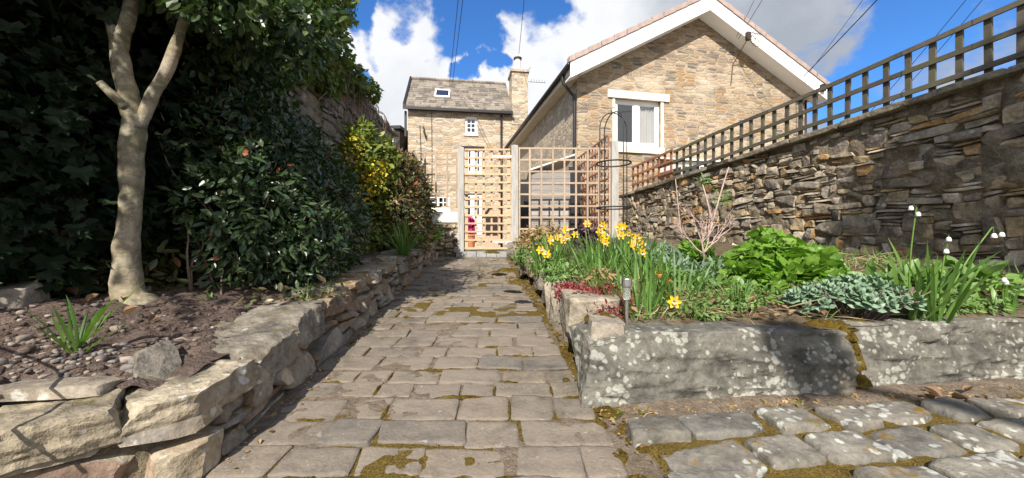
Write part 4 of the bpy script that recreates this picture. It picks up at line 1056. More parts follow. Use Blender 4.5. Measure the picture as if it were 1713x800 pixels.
# ------------------------------------------------------------------ overhead wires
M['wire'] = m_plain('black cable', (.02,.02,.022), .6, 0, .05, 5, 0)
def wire(a, b, sag, label, r=.008, mid=None):
    a = np.array(a); b = np.array(b); tt = np.linspace(0, 1, 24); P = a+(b-a)*tt[:,None]; P[:,2] -= sag*4*tt*(1-tt)
    mb = MB(); mb.tube(P, r, 6); return mb.build('overhead_wire', M['wire'], smooth=True, label=label, cat='wire', group='overhead wires')
def at(px, py, y): return ((px-856.5)/620*y, y, EYE+(400-py)/620*y)
bk = at(1232, 62, 10.6); j2 = at(1345, 127, 10.95)
wire(bk, (6.0, 4.0, 10.6), .05, 'paler of the two wires from the bracket under the gable barge board', .006)
wire(np.array(bk)+[.05,0,-.06], (6.9, 4.0, 10.4), .05, 'lower of the two wires from the bracket under the gable barge board', .007)
wire(j2, (7.3, 5.0, 6.6), .05, 'thick black cable rising from the junction box at the gable eaves', .012)
wire(np.array(j2)+[.15,0,.1], (7.6, 6.0, 7.4), .06, 'thin wire beside the thick cable at the gable eaves', .006)
wire(at(752,137,19.5), (-.9, 8, 8.6), .1, 'one of the two wires rising from the cottage ridge into the blue gap', .012)
wire(at(757,138,19.5), (-.75, 8, 8.6), .1, 'steeper of the two wires rising from the cottage ridge', .012)
wire(at(868,90,18.4), (.5, 9, 8.9), .1, 'single wire running up from the chimney pot', .011)
wire(at(1440,205,14), (14.5, 10.5, 9.6), .1, 'upper wire crossing the sky behind the wall lattice', .010)
wire(at(1455,212,14), (14.9, 10.8, 9.2), .1, 'lower wire crossing the sky behind the wall lattice', .010)
# ------------------------------------------------------------------ leaf materials
M['hedge'] = m_leaf('cotoneaster leaf', [(.024,.045,.016),(.045,.078,.027),(.034,.062,.022),(.065,.095,.04),(.04,.072,.026)], .32, .18, .5)
M['pale_twig_leaf'] = m_leaf('felted bud leaf', [(.2,.2,.13),(.14,.16,.1),(.25,.22,.15)], .6, .2, .2)
M['ivy'] = m_leaf('ivy leaf', [(.08,.13,.025),(.13,.18,.035),(.06,.1,.022),(.2,.24,.06),(.1,.15,.03)], .4, .3, .5)  # yellow-green of sunlit leaves put into the colour
M['shadeivy'] = m_leaf('shade-toned ivy leaf', [(.006,.014,.005),(.011,.022,.008),(.008,.017,.006),(.018,.032,.012)], .55, .1, .2)  # darkened copy of the ivy colour; deep shade is put into it
M['holly'] = m_leaf('dark tree leaf', [(.03,.058,.02),(.05,.085,.028),(.04,.07,.024),(.085,.125,.04)], .38, .22, .45)
M['yellowleaf'] = m_leaf('bright shrub leaf', [(.13,.18,.03),(.2,.24,.04),(.09,.14,.03),(.28,.28,.06)], .4, .3)
M['yellowbloom'] = m_leaf('yellow bloom', [(.75,.52,.03),(.8,.6,.05),(.65,.5,.06)], .6, .25, .2, (1.1,1.0,.6))
M['bronzeleaf'] = m_leaf('bronze shrub leaf', [(.075,.1,.03),(.05,.075,.025),(.13,.08,.035),(.1,.12,.035),(.17,.07,.03),(.06,.085,.03),(.14,.13,.05),(.09,.06,.03)], .4, .2)
M['redberry'] = m_leaf('red young leaf', [(.3,.05,.025),(.38,.1,.04),(.25,.04,.02)], .45, .25)
M['blade'] = m_leaf('strap leaf', [(.07,.15,.025),(.1,.2,.035),(.14,.25,.04),(.08,.17,.04)], .42, .3)
M['daffleaf'] = m_leaf('daffodil leaf', [(.075,.16,.035),(.1,.2,.04),(.13,.24,.045),(.09,.18,.05)], .45, .25)
M['lime'] = m_leaf('lime green leaf', [(.13,.25,.025),(.17,.31,.035),(.1,.21,.025),(.2,.33,.05)], .45, .35)
M['sedum'] = m_leaf('grey green fleshy leaf', [(.15,.235,.15),(.19,.28,.18),(.13,.215,.12),(.22,.31,.22)], .5, .15)
M['mixedgreen'] = m_leaf('mixed green leaf', [(.09,.18,.03),(.13,.23,.05),(.16,.25,.09),(.1,.2,.035),(.19,.28,.07)], .5, .25)
M['greygreen'] = m_leaf('grey green leaf', [(.12,.19,.11),(.16,.23,.15),(.1,.16,.09)], .55, .2)
M['redsedum'] = m_leaf('dark red stonecrop leaf', [(.2,.02,.03),(.28,.04,.05),(.15,.02,.025),(.33,.09,.07)], .5, .2)
M['tanleaf'] = m_leaf('dry tan leaf', [(.35,.24,.12),(.45,.32,.17),(.28,.18,.09),(.22,.2,.06),(.4,.25,.13)], .7, .25, .2, (1.1,1,.8))
M['purpleleaf'] = m_leaf('purple leaf', [(.06,.025,.05),(.09,.035,.07),(.05,.03,.04)], .5, .2)
M['straw'] = m_leaf('straw', [(.38,.29,.16),(.3,.22,.12),(.45,.36,.22),(.24,.17,.1)], .75, .1, .2)
M['daffpetal'] = m_leaf('daffodil petal', [(.82,.56,.012),(.78,.48,.01)], .5, .3, .3, (1.1,1,.5))
M['trumpet'] = m_leaf('daffodil trumpet', [(.8,.36,.01)], .5, .3, .3, (1.1,1,.5))
M['faded'] = m_leaf('faded daffodil', [(.75,.36,.05),(.6,.3,.08)], .65, .3, .2, (1.1,1,.6))
M['whitebell'] = m_leaf('white bell', [(.82,.83,.8)], .5, .3, .3, (1,1,1))
M['deadleaf'] = m_leaf('dead leaf', [(.32,.2,.115),(.24,.15,.09),(.4,.28,.18)], .7, .25, .2, (1.1,1,.8))
M['twig'] = m_plain('grey brown twig', (.17,.12,.1), .85, 0, .3, 60, .3)
M['paletwig'] = m_plain('pale rose brown twig', (.4,.29,.25), .8, 0, .3, 60, .3)
def m_bark():
    t = NT('smooth tan bark'); mp = t.n('ShaderNodeMapping'); t.l(t.tc.outputs['Object'], mp.inputs[0]); mp.inputs['Scale'].default_value = (5,5,9)
    n = t.noise(2.2, 6, .7, mp.outputs[0], .5); n2 = t.noise(4, 4, .6); n3 = t.noise(38, 4, .7)
    c = t.ramp(n.outputs[0], [(.28, (.11,.085,.05)), (.45, (.24,.195,.13)), (.62, (.34,.285,.2)), (.8, (.16,.125,.08))])
    c = t.mix(t.ramp(n2.outputs[0], [(.42, 0.0), (.54, .8)]), c, (.12,.115,.07)); n5 = t.noise(9, 5, .7); c = t.mix(t.ramp(n5.outputs[0], [(.5, 0.0), (.58, .7)]), c, (.34,.3,.23)); vo = t.voro(26, vec=mp.outputs[0]); c = t.mix(t.ramp(vo.outputs['Distance'], [(.12, .8), (.24, 0.0)]), c, (.06,.048,.035))
    c = t.mix(1, c, t.ramp(n3.outputs[0], [(.3, .8), (.7, 1.18)]), 'MULTIPLY')
    t.col(c, .85, .25); t.bump(t.math('ADD', n.outputs[0], t.math('MULTIPLY', n3.outputs[0], .5)), .6, .012); return t.m
M['bark'] = m_bark()

def stems(mb, pts_from, pts_to, r0, r1, wig=.05):
    for a, b in zip(pts_from, pts_to):
        a = np.array(a); b = np.array(b); m = (a+b)/2+rng.normal(size=3)*wig*np.linalg.norm(b-a); m2 = a*.25+b*.75+rng.normal(size=3)*wig*.6*np.linalg.norm(b-a)
        mb.tube(spline([a, m, m2, b], 4), np.linspace(r0, r1, 13), 5)

# ------------------------------------------------------------------ the old wall under the ivy
ow = empty('ivy_wall', (-2.2-.081*4, 4, .5), label='tall old grey rubble wall half buried in ivy behind the bed', cat='wall')
ou = nrm(np.array([-.081, 1, 0])); on = np.array([ou[1], -ou[0], 0]); OO = np.array([-2.2-.081*1.4, 1.4, .3])
def opos(s, t, d): return OO+np.outer(np.asarray(s, float), ou)+np.outer(np.asarray(d, float), on)+np.outer(np.asarray(t, float), [0,0,1])
OL, OH = 7.8, 3.07
rects = [r for r in pack(OL, OH, .09, .06, (2,6), (1,3), 1.2) if r[1] > 1.0 and r[0] > 1.6]
VV, FF, k = wall_stones(rects, opos, depth=.09, n=4, rough=.11, jit=.22, proud=.025, wob=.06)
M['oldwall'] = m_stone('old wall stone', [(.2,.18,.15),(.16,.145,.12),(.24,.215,.18),(.18,.155,.12),(.22,.19,.14)], lichen=.2, moss=.05, grain=.35, orange=.3)
mk('stonework', np.concatenate(VV), np.concatenate(FF), M['oldwall'], ow, smooth=True, sharp=26)
backing(OL, OH, opos, lambda S: S*0+OH, M['darkjoint'], 'mortar', ow, 160, 60, .02)
mb = MB(); q = [opos([s],[-.1],[d])[0] for s, d in ((0,-.06),(OL,-.06),(OL,-.5),(0,-.5))]; q2 = [v+[0,0,OH+.09] for v in q]; mb.add(q+q2, BOXF); mb.build('core', M['mortar'], ow)
VV = []; FF = []; k = 0; s = 0
while s < OL:
    L = rng.uniform(.3,.6); P, F = stone((L/2,.3,.05), n=5, r=.4, jit=.2, rough=.12); VV.append(opos(s+L/2+P[:,0], OH+.04+P[:,2], P[:,1]-.24)); FF.append(F+k); k += len(P); s += L
mk('coping', np.concatenate(VV), np.concatenate(FF), M['oldwall'], ow, smooth=True)

def wx(y): return -2.2-.081*y
# ivy over the wall: sunlit and shaded looks put into two leaf colours
iv = empty('ivy', (wx(4), 4, .5), label='great mass of ivy hanging over the top of the old wall', cat='ivy')
hb = [(wx(y)+dx, y, z, rx, ry, rz) for y, dx, z, rx, ry, rz in [
 (3.0,-.35,3.2,.4,.6,.35),(3.8,-.25,3.4,.4,.6,.42),(4.5,-.05,3.6,.4,.5,.5),(5.0,.05,3.5,.36,.4,.4),(4.5,-.1,4.1,.4,.5,.35),(3.6,-.3,3.8,.4,.6,.3),(5.05,.08,4.1,.34,.4,.4),
 (4.1,.0,2.9,.2,.5,.35),(3.4,-.02,2.55,.22,.6,.45),(4.9,.1,3.0,.2,.4,.3),(5.7,.16,3.3,.24,.4,.22),(6.4,.22,3.38,.2,.35,.17),(2.3,-.1,2.9,.3,.5,.4)]]
p1 = bushy(hb, 15000, .085, IVY, lo=.55, lump=.3, seed=3, droop=.9, up=.5)
mk('foliage', *p1, M['ivy'], iv)
hs = [(wx(y)+dx, y, z, rx, ry, rz) for y, dx, z, rx, ry, rz in [(4.9,.2,4.3,.55,.6,.7),(5.3,.2,3.6,.5,.5,.5),(5.8,.3,3.35,.35,.4,.25)]]
mb = MB(); rs = np.random.default_rng(4)
for i in range(26):
    y = rs.uniform(4.6, 7.6); a = np.array([wx(y)+.1, y, 3.35]); mb.tube(spline([a, a+[.16,rs.uniform(-.1,.2),-.1], a+[.1,rs.uniform(-.1,.3),-.5], a+[.05,rs.uniform(-.2,.3),rs.uniform(-1.2,-.6)]], 4), .006, 4)
mb.build('stems', M['twig'], iv)
da = empty('ivy', (wx(1.8), 1.8, .5), label='ivy with shade-darkened leaf colour filling the corner behind the smooth-barked tree', cat='ivy')
db = [(wx(y)+dx, y, z, rx, ry, rz) for y, dx, z, rx, ry, rz in [(1.5,.08,1.2,.2,.4,.8),(1.9,.12,1.1,.3,.6,.8),(2.6,.15,1.3,.35,.6,.9),(1.6,.08,2.3,.25,.4,.7),(2.1,.15,2.3,.35,.6,.8),(2.9,.05,2.4,.3,.6,.7),(1.8,-.1,3.0,.3,.6,.4),(2.5,-.1,3.0,.3,.6,.4),(.6,-.6,2.4,.4,.6,.8)]]  # last blob is unseen, added off frame to shade this corner
mk('foliage', *bushy(db, 15000, .085, IVY, lo=.5, lump=.25, seed=8, droop=.8), M['shadeivy'], da)

# ------------------------------------------------------------------ the tree on the left
tx, ty, tz = -1.83, 1.80, .44
tr = empty('tree', (tx, ty, tz), label='smooth tan-barked tree forking above the bare soil on the left', cat='tree')
mb = MB()
def limb(pts, r, k=16, n=8):
    P = spline(pts, n); q = np.interp(np.linspace(0, 1, len(P)), np.linspace(0, 1, len(r)), r)
    P = P + .006*np.stack([fbm(P*8,1),fbm(P*8,2),fbm(P*8,3)],1)
    V, F = tube(P, q, k); c = np.repeat(P, k, 0); dv = V-c; V = c+dv*(1+.3*fbm(V*np.array([7,7,9]), 5)+.12*fbm(V*22,7))[:,None]; mb.add(V, F)
limb([(tx+.04,ty,tz-.12),(tx+.02,ty,tz),(tx-.03,ty,tz+.08),(tx-.05,ty,tz+.25),(tx-.035,ty+.01,tz+.5),(tx-.04,ty+.02,tz+.72),(tx-.035,ty+.03,tz+.88),(tx-.03,ty+.03,tz+.97)], [.13,.096,.068,.052,.046,.046,.05,.042], 20)
limb([(tx-.02,ty+.03,tz+.9),(tx-.06,ty+.03,tz+1.05),(tx-.10,ty+.03,tz+1.22),(tx-.125,ty+.04,tz+1.36)], [.04,.041,.036,.034])
limb([(tx-.12,ty+.04,tz+1.3),(tx-.2,ty+.06,tz+1.46),(tx-.45,ty+.12,tz+1.62),(tx-.9,ty+.1,tz+1.72)], [.03,.022,.017,.01], 10)
limb([(tx-.12,ty+.04,tz+1.3),(tx-.1,ty+.08,tz+1.55),(tx-.1,ty+.1,tz+1.9),(tx+.0,ty+.1,tz+2.6)], [.034,.029,.024,.016], 10)
limb([(tx-.035,ty+.03,tz+.78),(tx-.01,ty+.035,tz+.92),(tx+.04,ty+.05,tz+1.08),(tx+.1,ty+.08,tz+1.27),(tx+.14,ty+.15,tz+1.6),(tx+.3,ty+.3,tz+2.3)], [.024,.028,.027,.025,.021,.014], 14)
limb([(tx-.04,ty-.0,tz+1.0),(tx-.09,ty-.03,tz+1.06),(tx-.12,ty-.05,tz+1.10)], [.022,.018,.016], 8)
mb.build('trunk', M['bark'], tr, smooth=True)
cb = [(-1.95,2.4,2.6,.55,.5,.5),(-2.05,2.8,2.4,.4,.4,.4),(-2.2,2.2,2.8,.6,.6,.5),(-1.95,1.8,3.0,.7,.7,.45),(-2.4,1.1,3.1,.6,.7,.45),(-1.95,2.75,2.0,.3,.35,.35),(-1.95,2.4,2.1,.28,.3,.28),(-1.8,1.95,2.2,.4,.25,.2),(-1.5,2.15,2.1,.3,.25,.25),(-2.3,1.8,2.25,.4,.25,.15),(-1.45,1.85,2.0,.28,.2,.17),(-1.75,1.75,2.14,.25,.18,.12),(-1.3,2.15,2.0,.3,.25,.22)]
mk('crown', *join([bushy(cb, 26000, .062, OVAL, lo=.3, lump=.3, seed=13, droop=.5), bushy([(-2.25,-.1,2.75,.5,.55,.5),(-2.6,.4,3.0,.5,.5,.4)], 900, .1, OVAL, lo=.1, lump=.3, seed=14)]), M['holly'], tr)  # second cluster is unseen foliage added up-sun to dapple trunk and soil
mb = MB(); P, N, r = blob_pts(cb, 60, .2, .1); stems(mb, [np.array([tx, ty+.1, tz+1.9+rng.uniform(-.2,.5)]) for _ in P], P, .012, .003, .08)
mb.build('branch', M['twig'], tr)

# ------------------------------------------------------------------ cotoneaster hedge
hg = empty('cotoneaster_hedge', (-1.7, 3.0, .5), label='large dark cotoneaster hedge with narrow drooping leaves over the low wall', cat='hedge')
hb = [(-1.72,2.35,.92,.3,.33,.45),(-1.5,2.6,.82,.3,.35,.38),(-1.78,2.7,1.25,.36,.45,.4),(-1.52,2.95,.88,.27,.33,.42),(-1.68,3.05,1.2,.32,.35,.33),(-2.0,2.6,1.5,.35,.45,.35),(-1.6,3.3,.9,.27,.35,.4),(-1.9,3.2,1.3,.35,.4,.35),(-2.1,3.3,1.6,.35,.5,.35)]
zf = lambda P: lefz(P[:,0], P[:,1])+.05
kp = lambda P: (P[:,1] > 1.98) 
a = bushy(hb, 24000, .052, OVAL, lo=.45, lump=.25, seed=21, droop=.5, zmin=zf, keep=kp)
b = bushy(hb, 7500, .07, LANCE, lo=.75, lump=.3, seed=21, droop=.2, zmin=zf, keep=kp)
mk('foliage', *join([a, b]), M['hedge'], hg)
mk('new_growth', *bushy(hb, 2600, .04, NARROW, lo=.95, lump=.3, seed=21, droop=-.6, out=1.0, zmin=zf, keep=kp), M['pale_twig_leaf'], hg)
mk('berries', *bushy(hb, 160, .03, ROUND, lo=.95, lump=.3, seed=21, zmin=zf, keep=kp), M['redberry'], hg, kind='stuff')
mb = MB(); P, N, r = blob_pts(hb, 90, .8, .2, 21); P[:,2] = np.maximum(P[:,2], .55)
stems(mb, [np.array([-1.75+rng.uniform(-.1,.1), np.clip(p[1]+rng.uniform(-.3,.3), 2.1, 4.5), .45]) for p in P], P, .007, .002, .04); mb.build('branches', M['twig'], hg)

# yellow-flowered shrub, bronze bush -------------------------------------------
ys_ = empty('yellow_shrub', (-1.95, 5.0, .6), label='bright shrub with yellow flowers in front of the old wall', cat='shrub')
yb = [(-1.98,4.9,1.75,.3,.3,.4),(-1.9,5.1,1.45,.3,.3,.4),(-2.0,4.9,2.1,.2,.25,.25),(-1.8,5.2,1.9,.22,.25,.3),(-1.95,5,1.0,.3,.3,.5)]
mk('foliage', *bushy(yb, 5200, .085, OVAL, lo=.45, lump=.3, seed=31, droop=.0, up=.7), M['yellowleaf'], ys_)
bl = []
for c in [(-1.79,4.75,1.72),(-1.72,4.82,1.62),(-1.83,4.7,1.60),(-1.70,4.85,1.74),(-1.95,4.62,1.98),(-1.98,4.62,1.78),(-1.78,4.75,1.47),(-1.86,4.66,1.36)]:
    r_ = rng.uniform(.1,.17); bl.append(bushy([(*c, r_, r_, r_*.9)], 60, .034, ROUND, lo=.4, up=.5))
mk('blossom', *join(bl), M['yellowbloom'], ys_)
mb = MB(); P, N, r = blob_pts(yb, 30, .7, .2); stems(mb, [np.array([-1.95,5.0,.55])+rng.normal(size=3)*.05 for _ in P], P, .012, .004, .06); mb.build('branches', M['twig'], ys_)
bs = empty('bronze_bush', (-1.65, 5.7, .65), label='loose bush with bronze green leaves and red tips beyond the hedge', cat='bush')
bb = [(-1.62,5.3,1.2,.33,.4,.55),(-1.6,5.8,1.35,.34,.45,.65),(-1.75,5.6,1.8,.36,.45,.4),(-1.58,6.2,1.3,.28,.4,.6),(-1.75,6.2,1.85,.3,.4,.36),(-1.5,5.5,.85,.25,.5,.35)]
zf2 = lambda P: lefz(P[:,0], P[:,1])+.02
mk('foliage', *bushy(bb, 13000, .07, OVAL, lo=.5, lump=.3, seed=41, droop=.4, zmin=zf2), M['bronzeleaf'], bs)
mk('red_tips', *bushy(bb, 500, .07, LANCE, lo=.9, lump=.3, seed=41, droop=-.2, zmin=zf2), M['redberry'], bs, kind='stuff')
mk('tan_tips', *bushy(bb, 600, .07, OVAL, lo=.9, lump=.3, seed=41, droop=.4, zmin=zf2), M['tanleaf'], bs, kind='stuff')
mk('pale_flowers', *bushy(bb, 26, .05, ROUND, lo=.98, lump=.3, seed=41, zmin=zf2), M['whitebell'], bs, kind='stuff')
mb = MB(); P, N, r = blob_pts(bb, 60, .8, .25, 41); stems(mb, [np.array([-1.68,p[1]*.5+2.85,.65]) for p in P], P, .012, .003, .08); mb.build('branches', M['twig'], bs)

def bladeclump(name, c, n, L, w, lean, mat, label, cat='plant', spread=.05, group=None, bend=(.3,1.2), az=None, zf=None, seed=None):
    g_ = np.random.default_rng(seed if seed is not None else int(rng.integers(1e6)))
    out = []
    for i in range(n):
        a = g_.uniform(0, 2*math.pi) if az is None else g_.normal(az[0], az[1]); rr_ = spread*g_.random()**.5
        bx_, by_ = c[0]+rr_*math.cos(a), c[1]+rr_*math.sin(a)
        strap(out, (bx_, by_, c[2]-.02), a+g_.normal(0,.5), abs(g_.normal(lean[0], lean[1])), L*g_.uniform(.55,1.1), w*g_.uniform(.7,1.2), g_.uniform(*bend), twist=g_.normal(0,.6))
    return out
def clump_obj(name, c, parts, mat, label, cat='plant', group=None):
    r = empty(name, c, label=label, cat=cat, group=group)
    mb = MB()
    for v, f in parts: mb.add(v, f)
    f = mb.build('leaves', mat, r, smooth=True); return r
clump_obj('grass_clump', (-1.28,4.35,.62), bladeclump('',(-1.28,4.35,.62), 90, .5, .014, (.5,.3), None, ''), M['blade'], 'arching grassy clump at the foot of the bronze bush', 'grass clump')
clump_obj('fern_clump', (-1.5,6.6,.75), bladeclump('',(-1.5,6.6,.75), 90, .45, .03, (.35,.3), None, '', spread=.1), M['lime'], 'bright green leafy clump beside the rubble wall by the gate', 'plant')
clump_obj('grass_tuft', (-1.37,5.9,.72), bladeclump('',(-1.37,5.9,.72), 60, .3, .014, (.6,.3), None, ''), M['blade'], 'small green tuft on the low wall under the bronze bush end', 'grass clump')
# daffodil tuft alone in the soil on the left, one leaf with a withered flower
c = (-1.52,1.30,lefz(-1.52,1.30)+.01)
pp = bladeclump('', c, 13, .2, .012, (.5,.25), None, '', spread=.025, seed=5, bend=(.1,.8))
strap(pp, c, -.35, .75, .3, .016, .45); strap(pp, c, .5, .6, .3, .016, .2); strap(pp, c, -.25, .9, .27, .008, 1.1)
tf = clump_obj('leaf_tuft', c, pp, M['blade'], 'lone green daffodil tuft in the bare soil near the tree', 'plant')
# undergrowth behind: low dark leaves at the wall foot and under the hedge
ug = [(-2.25,1.75,.55,.25,.25,.12),(-2.1,2.0,.6,.3,.2,.2),(-1.95,2.2,.6,.25,.2,.15),(-2.3,1.55,.6,.15,.2,.1)]
mk('undergrowth', *join([bushy(ug, 900, .07, OVAL, lo=.2, up=.8), bushy([(-1.35,2.1,.46,.25,.12,.08),(-1.15,2.3,.46,.12,.2,.08)], 160, .05, OVAL, lo=.2, up=.8)]), M['bronzeleaf'], kind='stuff')
sp = np.array([(-1.62,2.0,.47),(-1.2,2.15,.43),(-1.28,2.3,.46)]); pp = []
for q in sp: pp += bladeclump('', q, 9, .11, .012, (.4,.3), None, '', spread=.02)
mb = MB()
for v, f in pp: mb.add(v, f)
mb.build('seedlings', M['blade'], smooth=True, kind='stuff')

# pebbles, dead leaves, twigs -----------------------------------------------------
def pebbles(pts, lo, hi):
    VV = []; FF = []; k = 0
    for p in pts:
        r_ = rng.uniform(lo, hi)*(1 if rng.random() < .8 else 1.6); P, F = stone((r_*rng.uniform(.8,1.3), r_*rng.uniform(.7,1), r_*rng.uniform(.45,.8)), n=3, r=.8, jit=.2, rough=.1)
        a = rng.uniform(0, 6.3); P = P @ np.array([[math.cos(a),math.sin(a),0],[-math.sin(a),math.cos(a),0],[0,0,1]])+p; VV.append(P); FF.append(F+k); k += len(P)
    return np.concatenate(VV), np.concatenate(FF)
pts = []
while len(pts) < 230:
    x = rng.normal(-1.5,.24); y = rng.normal(1.22,.13)
    if y > ltop(x)+.16 and x < xl(y)-.25: pts.append((x, y, lz(x, y)+.002))
while len(pts) < 320:
    x = rng.uniform(-2.2,-1.1); y = rng.uniform(1.1,2.0)
    if y > ltop(x)+.16 and x < xl(y)-.22: pts.append((x, y, lz(x, y)+.001))
i0 = len(pts)
while len(pts) < 1000:                                                         # grit at the kerb foot and along the verge
    if rng.random() < .6:
        x = rng.uniform(.33, 3); y = 1.50+.115*(x-.3)-abs(rng.normal(0,.06)); pts.append((x, y, pz(y)-.02))
    else:
        y = rng.uniform(1.1, 3.5); x = xr(y)+rng.normal(.06,.03); pts.append((x, y, pz(y)-.015))
cl = []
while len(cl) < 1100:
    x = rng.uniform(-2.3,-1.0); y = rng.uniform(1.0,2.2)
    if y > ltop(x)+.16 and x < xl(y)-.22: cl.append((x, y, lz(x, y)-.001))
V, F = pebbles(cl, .004, .012); mk('soil_clods', V, F, M['soil'], smooth=True, kind='stuff')
V, F = pebbles(pts[:i0], .004, .011); V2, F2 = pebbles(pts[i0:], .003, .008)
mk('gravel', np.concatenate([V, V2]), np.concatenate([F, F2+len(V)]), M['pebble'], smooth=True, kind='stuff')
CRISP = leaf_strip([0,.15,.35,.55,.75,1],[0,.22,.3,.26,.2,0], fold=.5, curl=.35)
def dead(p, s, label, group, name='dead_leaf'):
    a = rng.uniform(0,6.3); V, F = scatter(np.array([p]), np.array([[math.cos(a),math.sin(a),rng.uniform(0,.3)]]), np.array([[rng.normal(0,.3),rng.normal(0,.3),1.]]), [s], CRISP)
    return mk(name, V, F, M['deadleaf'], smooth=True, label=label, cat='dead leaf', group=group)
for x, y in [(-2.02,1.72),(-1.93,1.68),(-1.86,1.62),(-1.78,1.70),(-1.66,1.58),(-1.52,1.55)]:
    dead((x,y,lz(x,y)+.02), rng.uniform(.045,.07), 'curled brown dead leaf on the soil near the tree foot', 'dead leaves near the tree')
for i in range(9):
    x, y = 1.92+rng.normal(0,.09), 1.56+rng.normal(0,.035); dead((x,y,pz(y)+.01+.02*rng.random()), rng.uniform(.035,.065), 'crisp brown dead leaf heaped against the kerb stone on the paving', 'dead leaves by the kerb')
mb = MB()
for a, b in [((1.75,1.53),(2.1,1.62)),((1.9,1.5),(2.25,1.7)),((1.8,1.56),(2.05,1.5)),((.5,1.45),(.6,1.48)),((1.1,1.5),(1.25,1.48))]:
    mb.tube(spline([(*a,pz(a[1])+.004),((a[0]+b[0])/2,(a[1]+b[1])/2+.02,pz(1.5)+.012),(*b,pz(b[1])+.01)],4), .0022, 5)
mb.build('twig_litter', M['straw'], kind='stuff')
mb = MB(); V, F = stone((.055,.028,.006), n=5, r=.4, jit=.25, rough=.05); V += [1.60,1.50,pz(1.5)+.008]; mk('pale_chip', V, F, M['white'], smooth=True, label='flat white chip lying at the foot of the kerb joint', cat='chip')
mb = MB(); mb.tube(spline([(-1.75,1.02,.62),(-1.5,.99,.55),(-1.31,.93,.44),(-1.2,.85,.3)],6), .0045, 6); mb.build('dry_cane', M['straw'], smooth=True, label='pale dry cane leaning over the near end of the low wall', cat='cane')

# ------------------------------------------------------------------ flower bed
PET = leaf_strip([0,.2,.5,.8,1],[0,.17,.26,.17,0], fold=.08, curl=.05)
def daff_mesh(s=.045):
    TV, TF = PET; a = np.arange(6)*math.pi/3; A = np.stack([np.cos(a), np.sin(a), np.full(6,.12)],1)
    V, F = scatter(np.zeros((6,3)), A, np.tile([0,0,1.],(6,1)), np.full(6, s), PET, .1)
    k = 12; tv = []; tf = []
    for i, (r, z) in enumerate([(.18,.0),(.22,.25),(.24,.5),(.34,.68)]):
        for j in range(k): q = r*(1+.12*(j%2)*(i == 3)); tv.append((s*q*math.cos(j*2*math.pi/k), s*q*math.sin(j*2*math.pi/k), s*z))
    for i in range(3):
        for j in range(k): tf.append((i*k+j, i*k+(j+1)%k, (i+1)*k+(j+1)%k, (i+1)*k+j))
    tf.append(tuple(range(k))[::-1])
    me_v = np.concatenate([V, tv]); fs = [tuple(f) for f in F]+[tuple(i+len(V) for i in f) for f in tf]
    return me_v, fs, [0]*len(F)+[1]*len(tf)
DV, DF, DM = daff_mesh()
dme = None
def bloom(parent, base, top, face, s=1.0, faded=False):
    """a stalk with its flower as a sub-part"""
    global dme
    base = np.array(base); top = np.array(top); mb = MB(); m = (base+top)/2+rng.normal(size=3)*.012
    tip = top+np.array([face[0]*.02, face[1]*.02, -.004]); mb.tube(spline([base, m, top-[0,0,.012], top, tip], 4), .0035, 5)
    st_ = mb.build('stem', M['daffleaf'], parent, smooth=True)
    if dme is None:
        o = mk('flower', DV, DF, None, st_, local=True, mats=[M['daffpetal'], M['trumpet']], midx=DM, smooth=True); dme = o.data
    else:
        o = bpy.data.objects.new('flower', dme); C.objects.link(o); o.parent = st_
    if faded:
        if 'faded' not in bpy.data.meshes:
            me = dme.copy(); me.name = 'faded'; me.materials.clear(); me.materials.append(M['faded']); me.materials.append(M['faded'])
            for v in me.vertices: v.co.x *= .45; v.co.y *= .45; v.co.z = v.co.z*1.3-abs(v.co.x)*.5
        o.data = bpy.data.meshes['faded']
    o.location = Vector(tip-WLOC[parent.name]); o.rotation_euler = Vector(face).to_track_quat('Z','Y').to_euler(); o.scale = (s,s,s)
def daffs(c, n, L, label, flowers, spread=.13, name='daffodil_clump', w=.017, s=1.0):
    c = (c[0], c[1], float(bedz(c[0], c[1])))
    r = clump_obj(name, c, bladeclump('', c, n, L, w, (.3,.22), None, '', spread=spread, bend=(.1,.9)), M['daffleaf'], label, 'daffodils', 'daffodil clumps in the flower bed')
    for (px, py, dy, fd) in flowers:
        y = c[1]+dy; t_ = np.array([(px-856.5)/620*y, y, EYE+(400-py)/620*y])
        b = np.array([c[0]+(t_[0]-c[0])*.4+rng.uniform(-.02,.02), c[1]+dy*.5, c[2]])
        fc = nrm(np.array([rng.normal(-.2,.5), -1+rng.normal(0,.2), rng.normal(.05,.25) if not fd else -.5])); bloom(r, b, t_, fc, s*rng.uniform(.9,1.15), fd)
daffs((.42,3.75), 75, .42, 'daffodil clump with five yellow flowers on the side nearest the path edging', [(918,403,-.1,0),(934,397,.0,0),(945,384,.1,0),(950,396,-.1,0),(962,392,-.05,0),(925,399,.05,0),(941,401,-.15,0)], .17)
daffs((.84,3.55), 85, .44, 'daffodil clump with yellow flowers in the middle, just before the obelisk', [(982,374,.1,0),(1010,376,.1,0),(1004,388,0,0),(1010,395,-.1,0),(1014,405,-.15,0),(1008,400,-.1,0)], .18)
daffs((1.08,3.45), 70, .42, 'daffodil clump with a crowd of flowers nodding towards the bare shrub', [(1037,379,.1,0),(1044,378,.15,0),(1034,384,0,0),(1053,391,.05,0),(1064,397,.0,0),(1056,412,-.15,0),(1062,410,-.1,0),(1072,408,0,0),(1074,422,-.2,0),(1067,403,.05,0),(1040,393,-.1,0),(1058,406,0,0)], .17)
daffs((.28,3.6), 26, .26, 'short daffodil clump with two low flowers by the edging stones', [(904,418,0,0),(916,425,-.1,0)], .08)
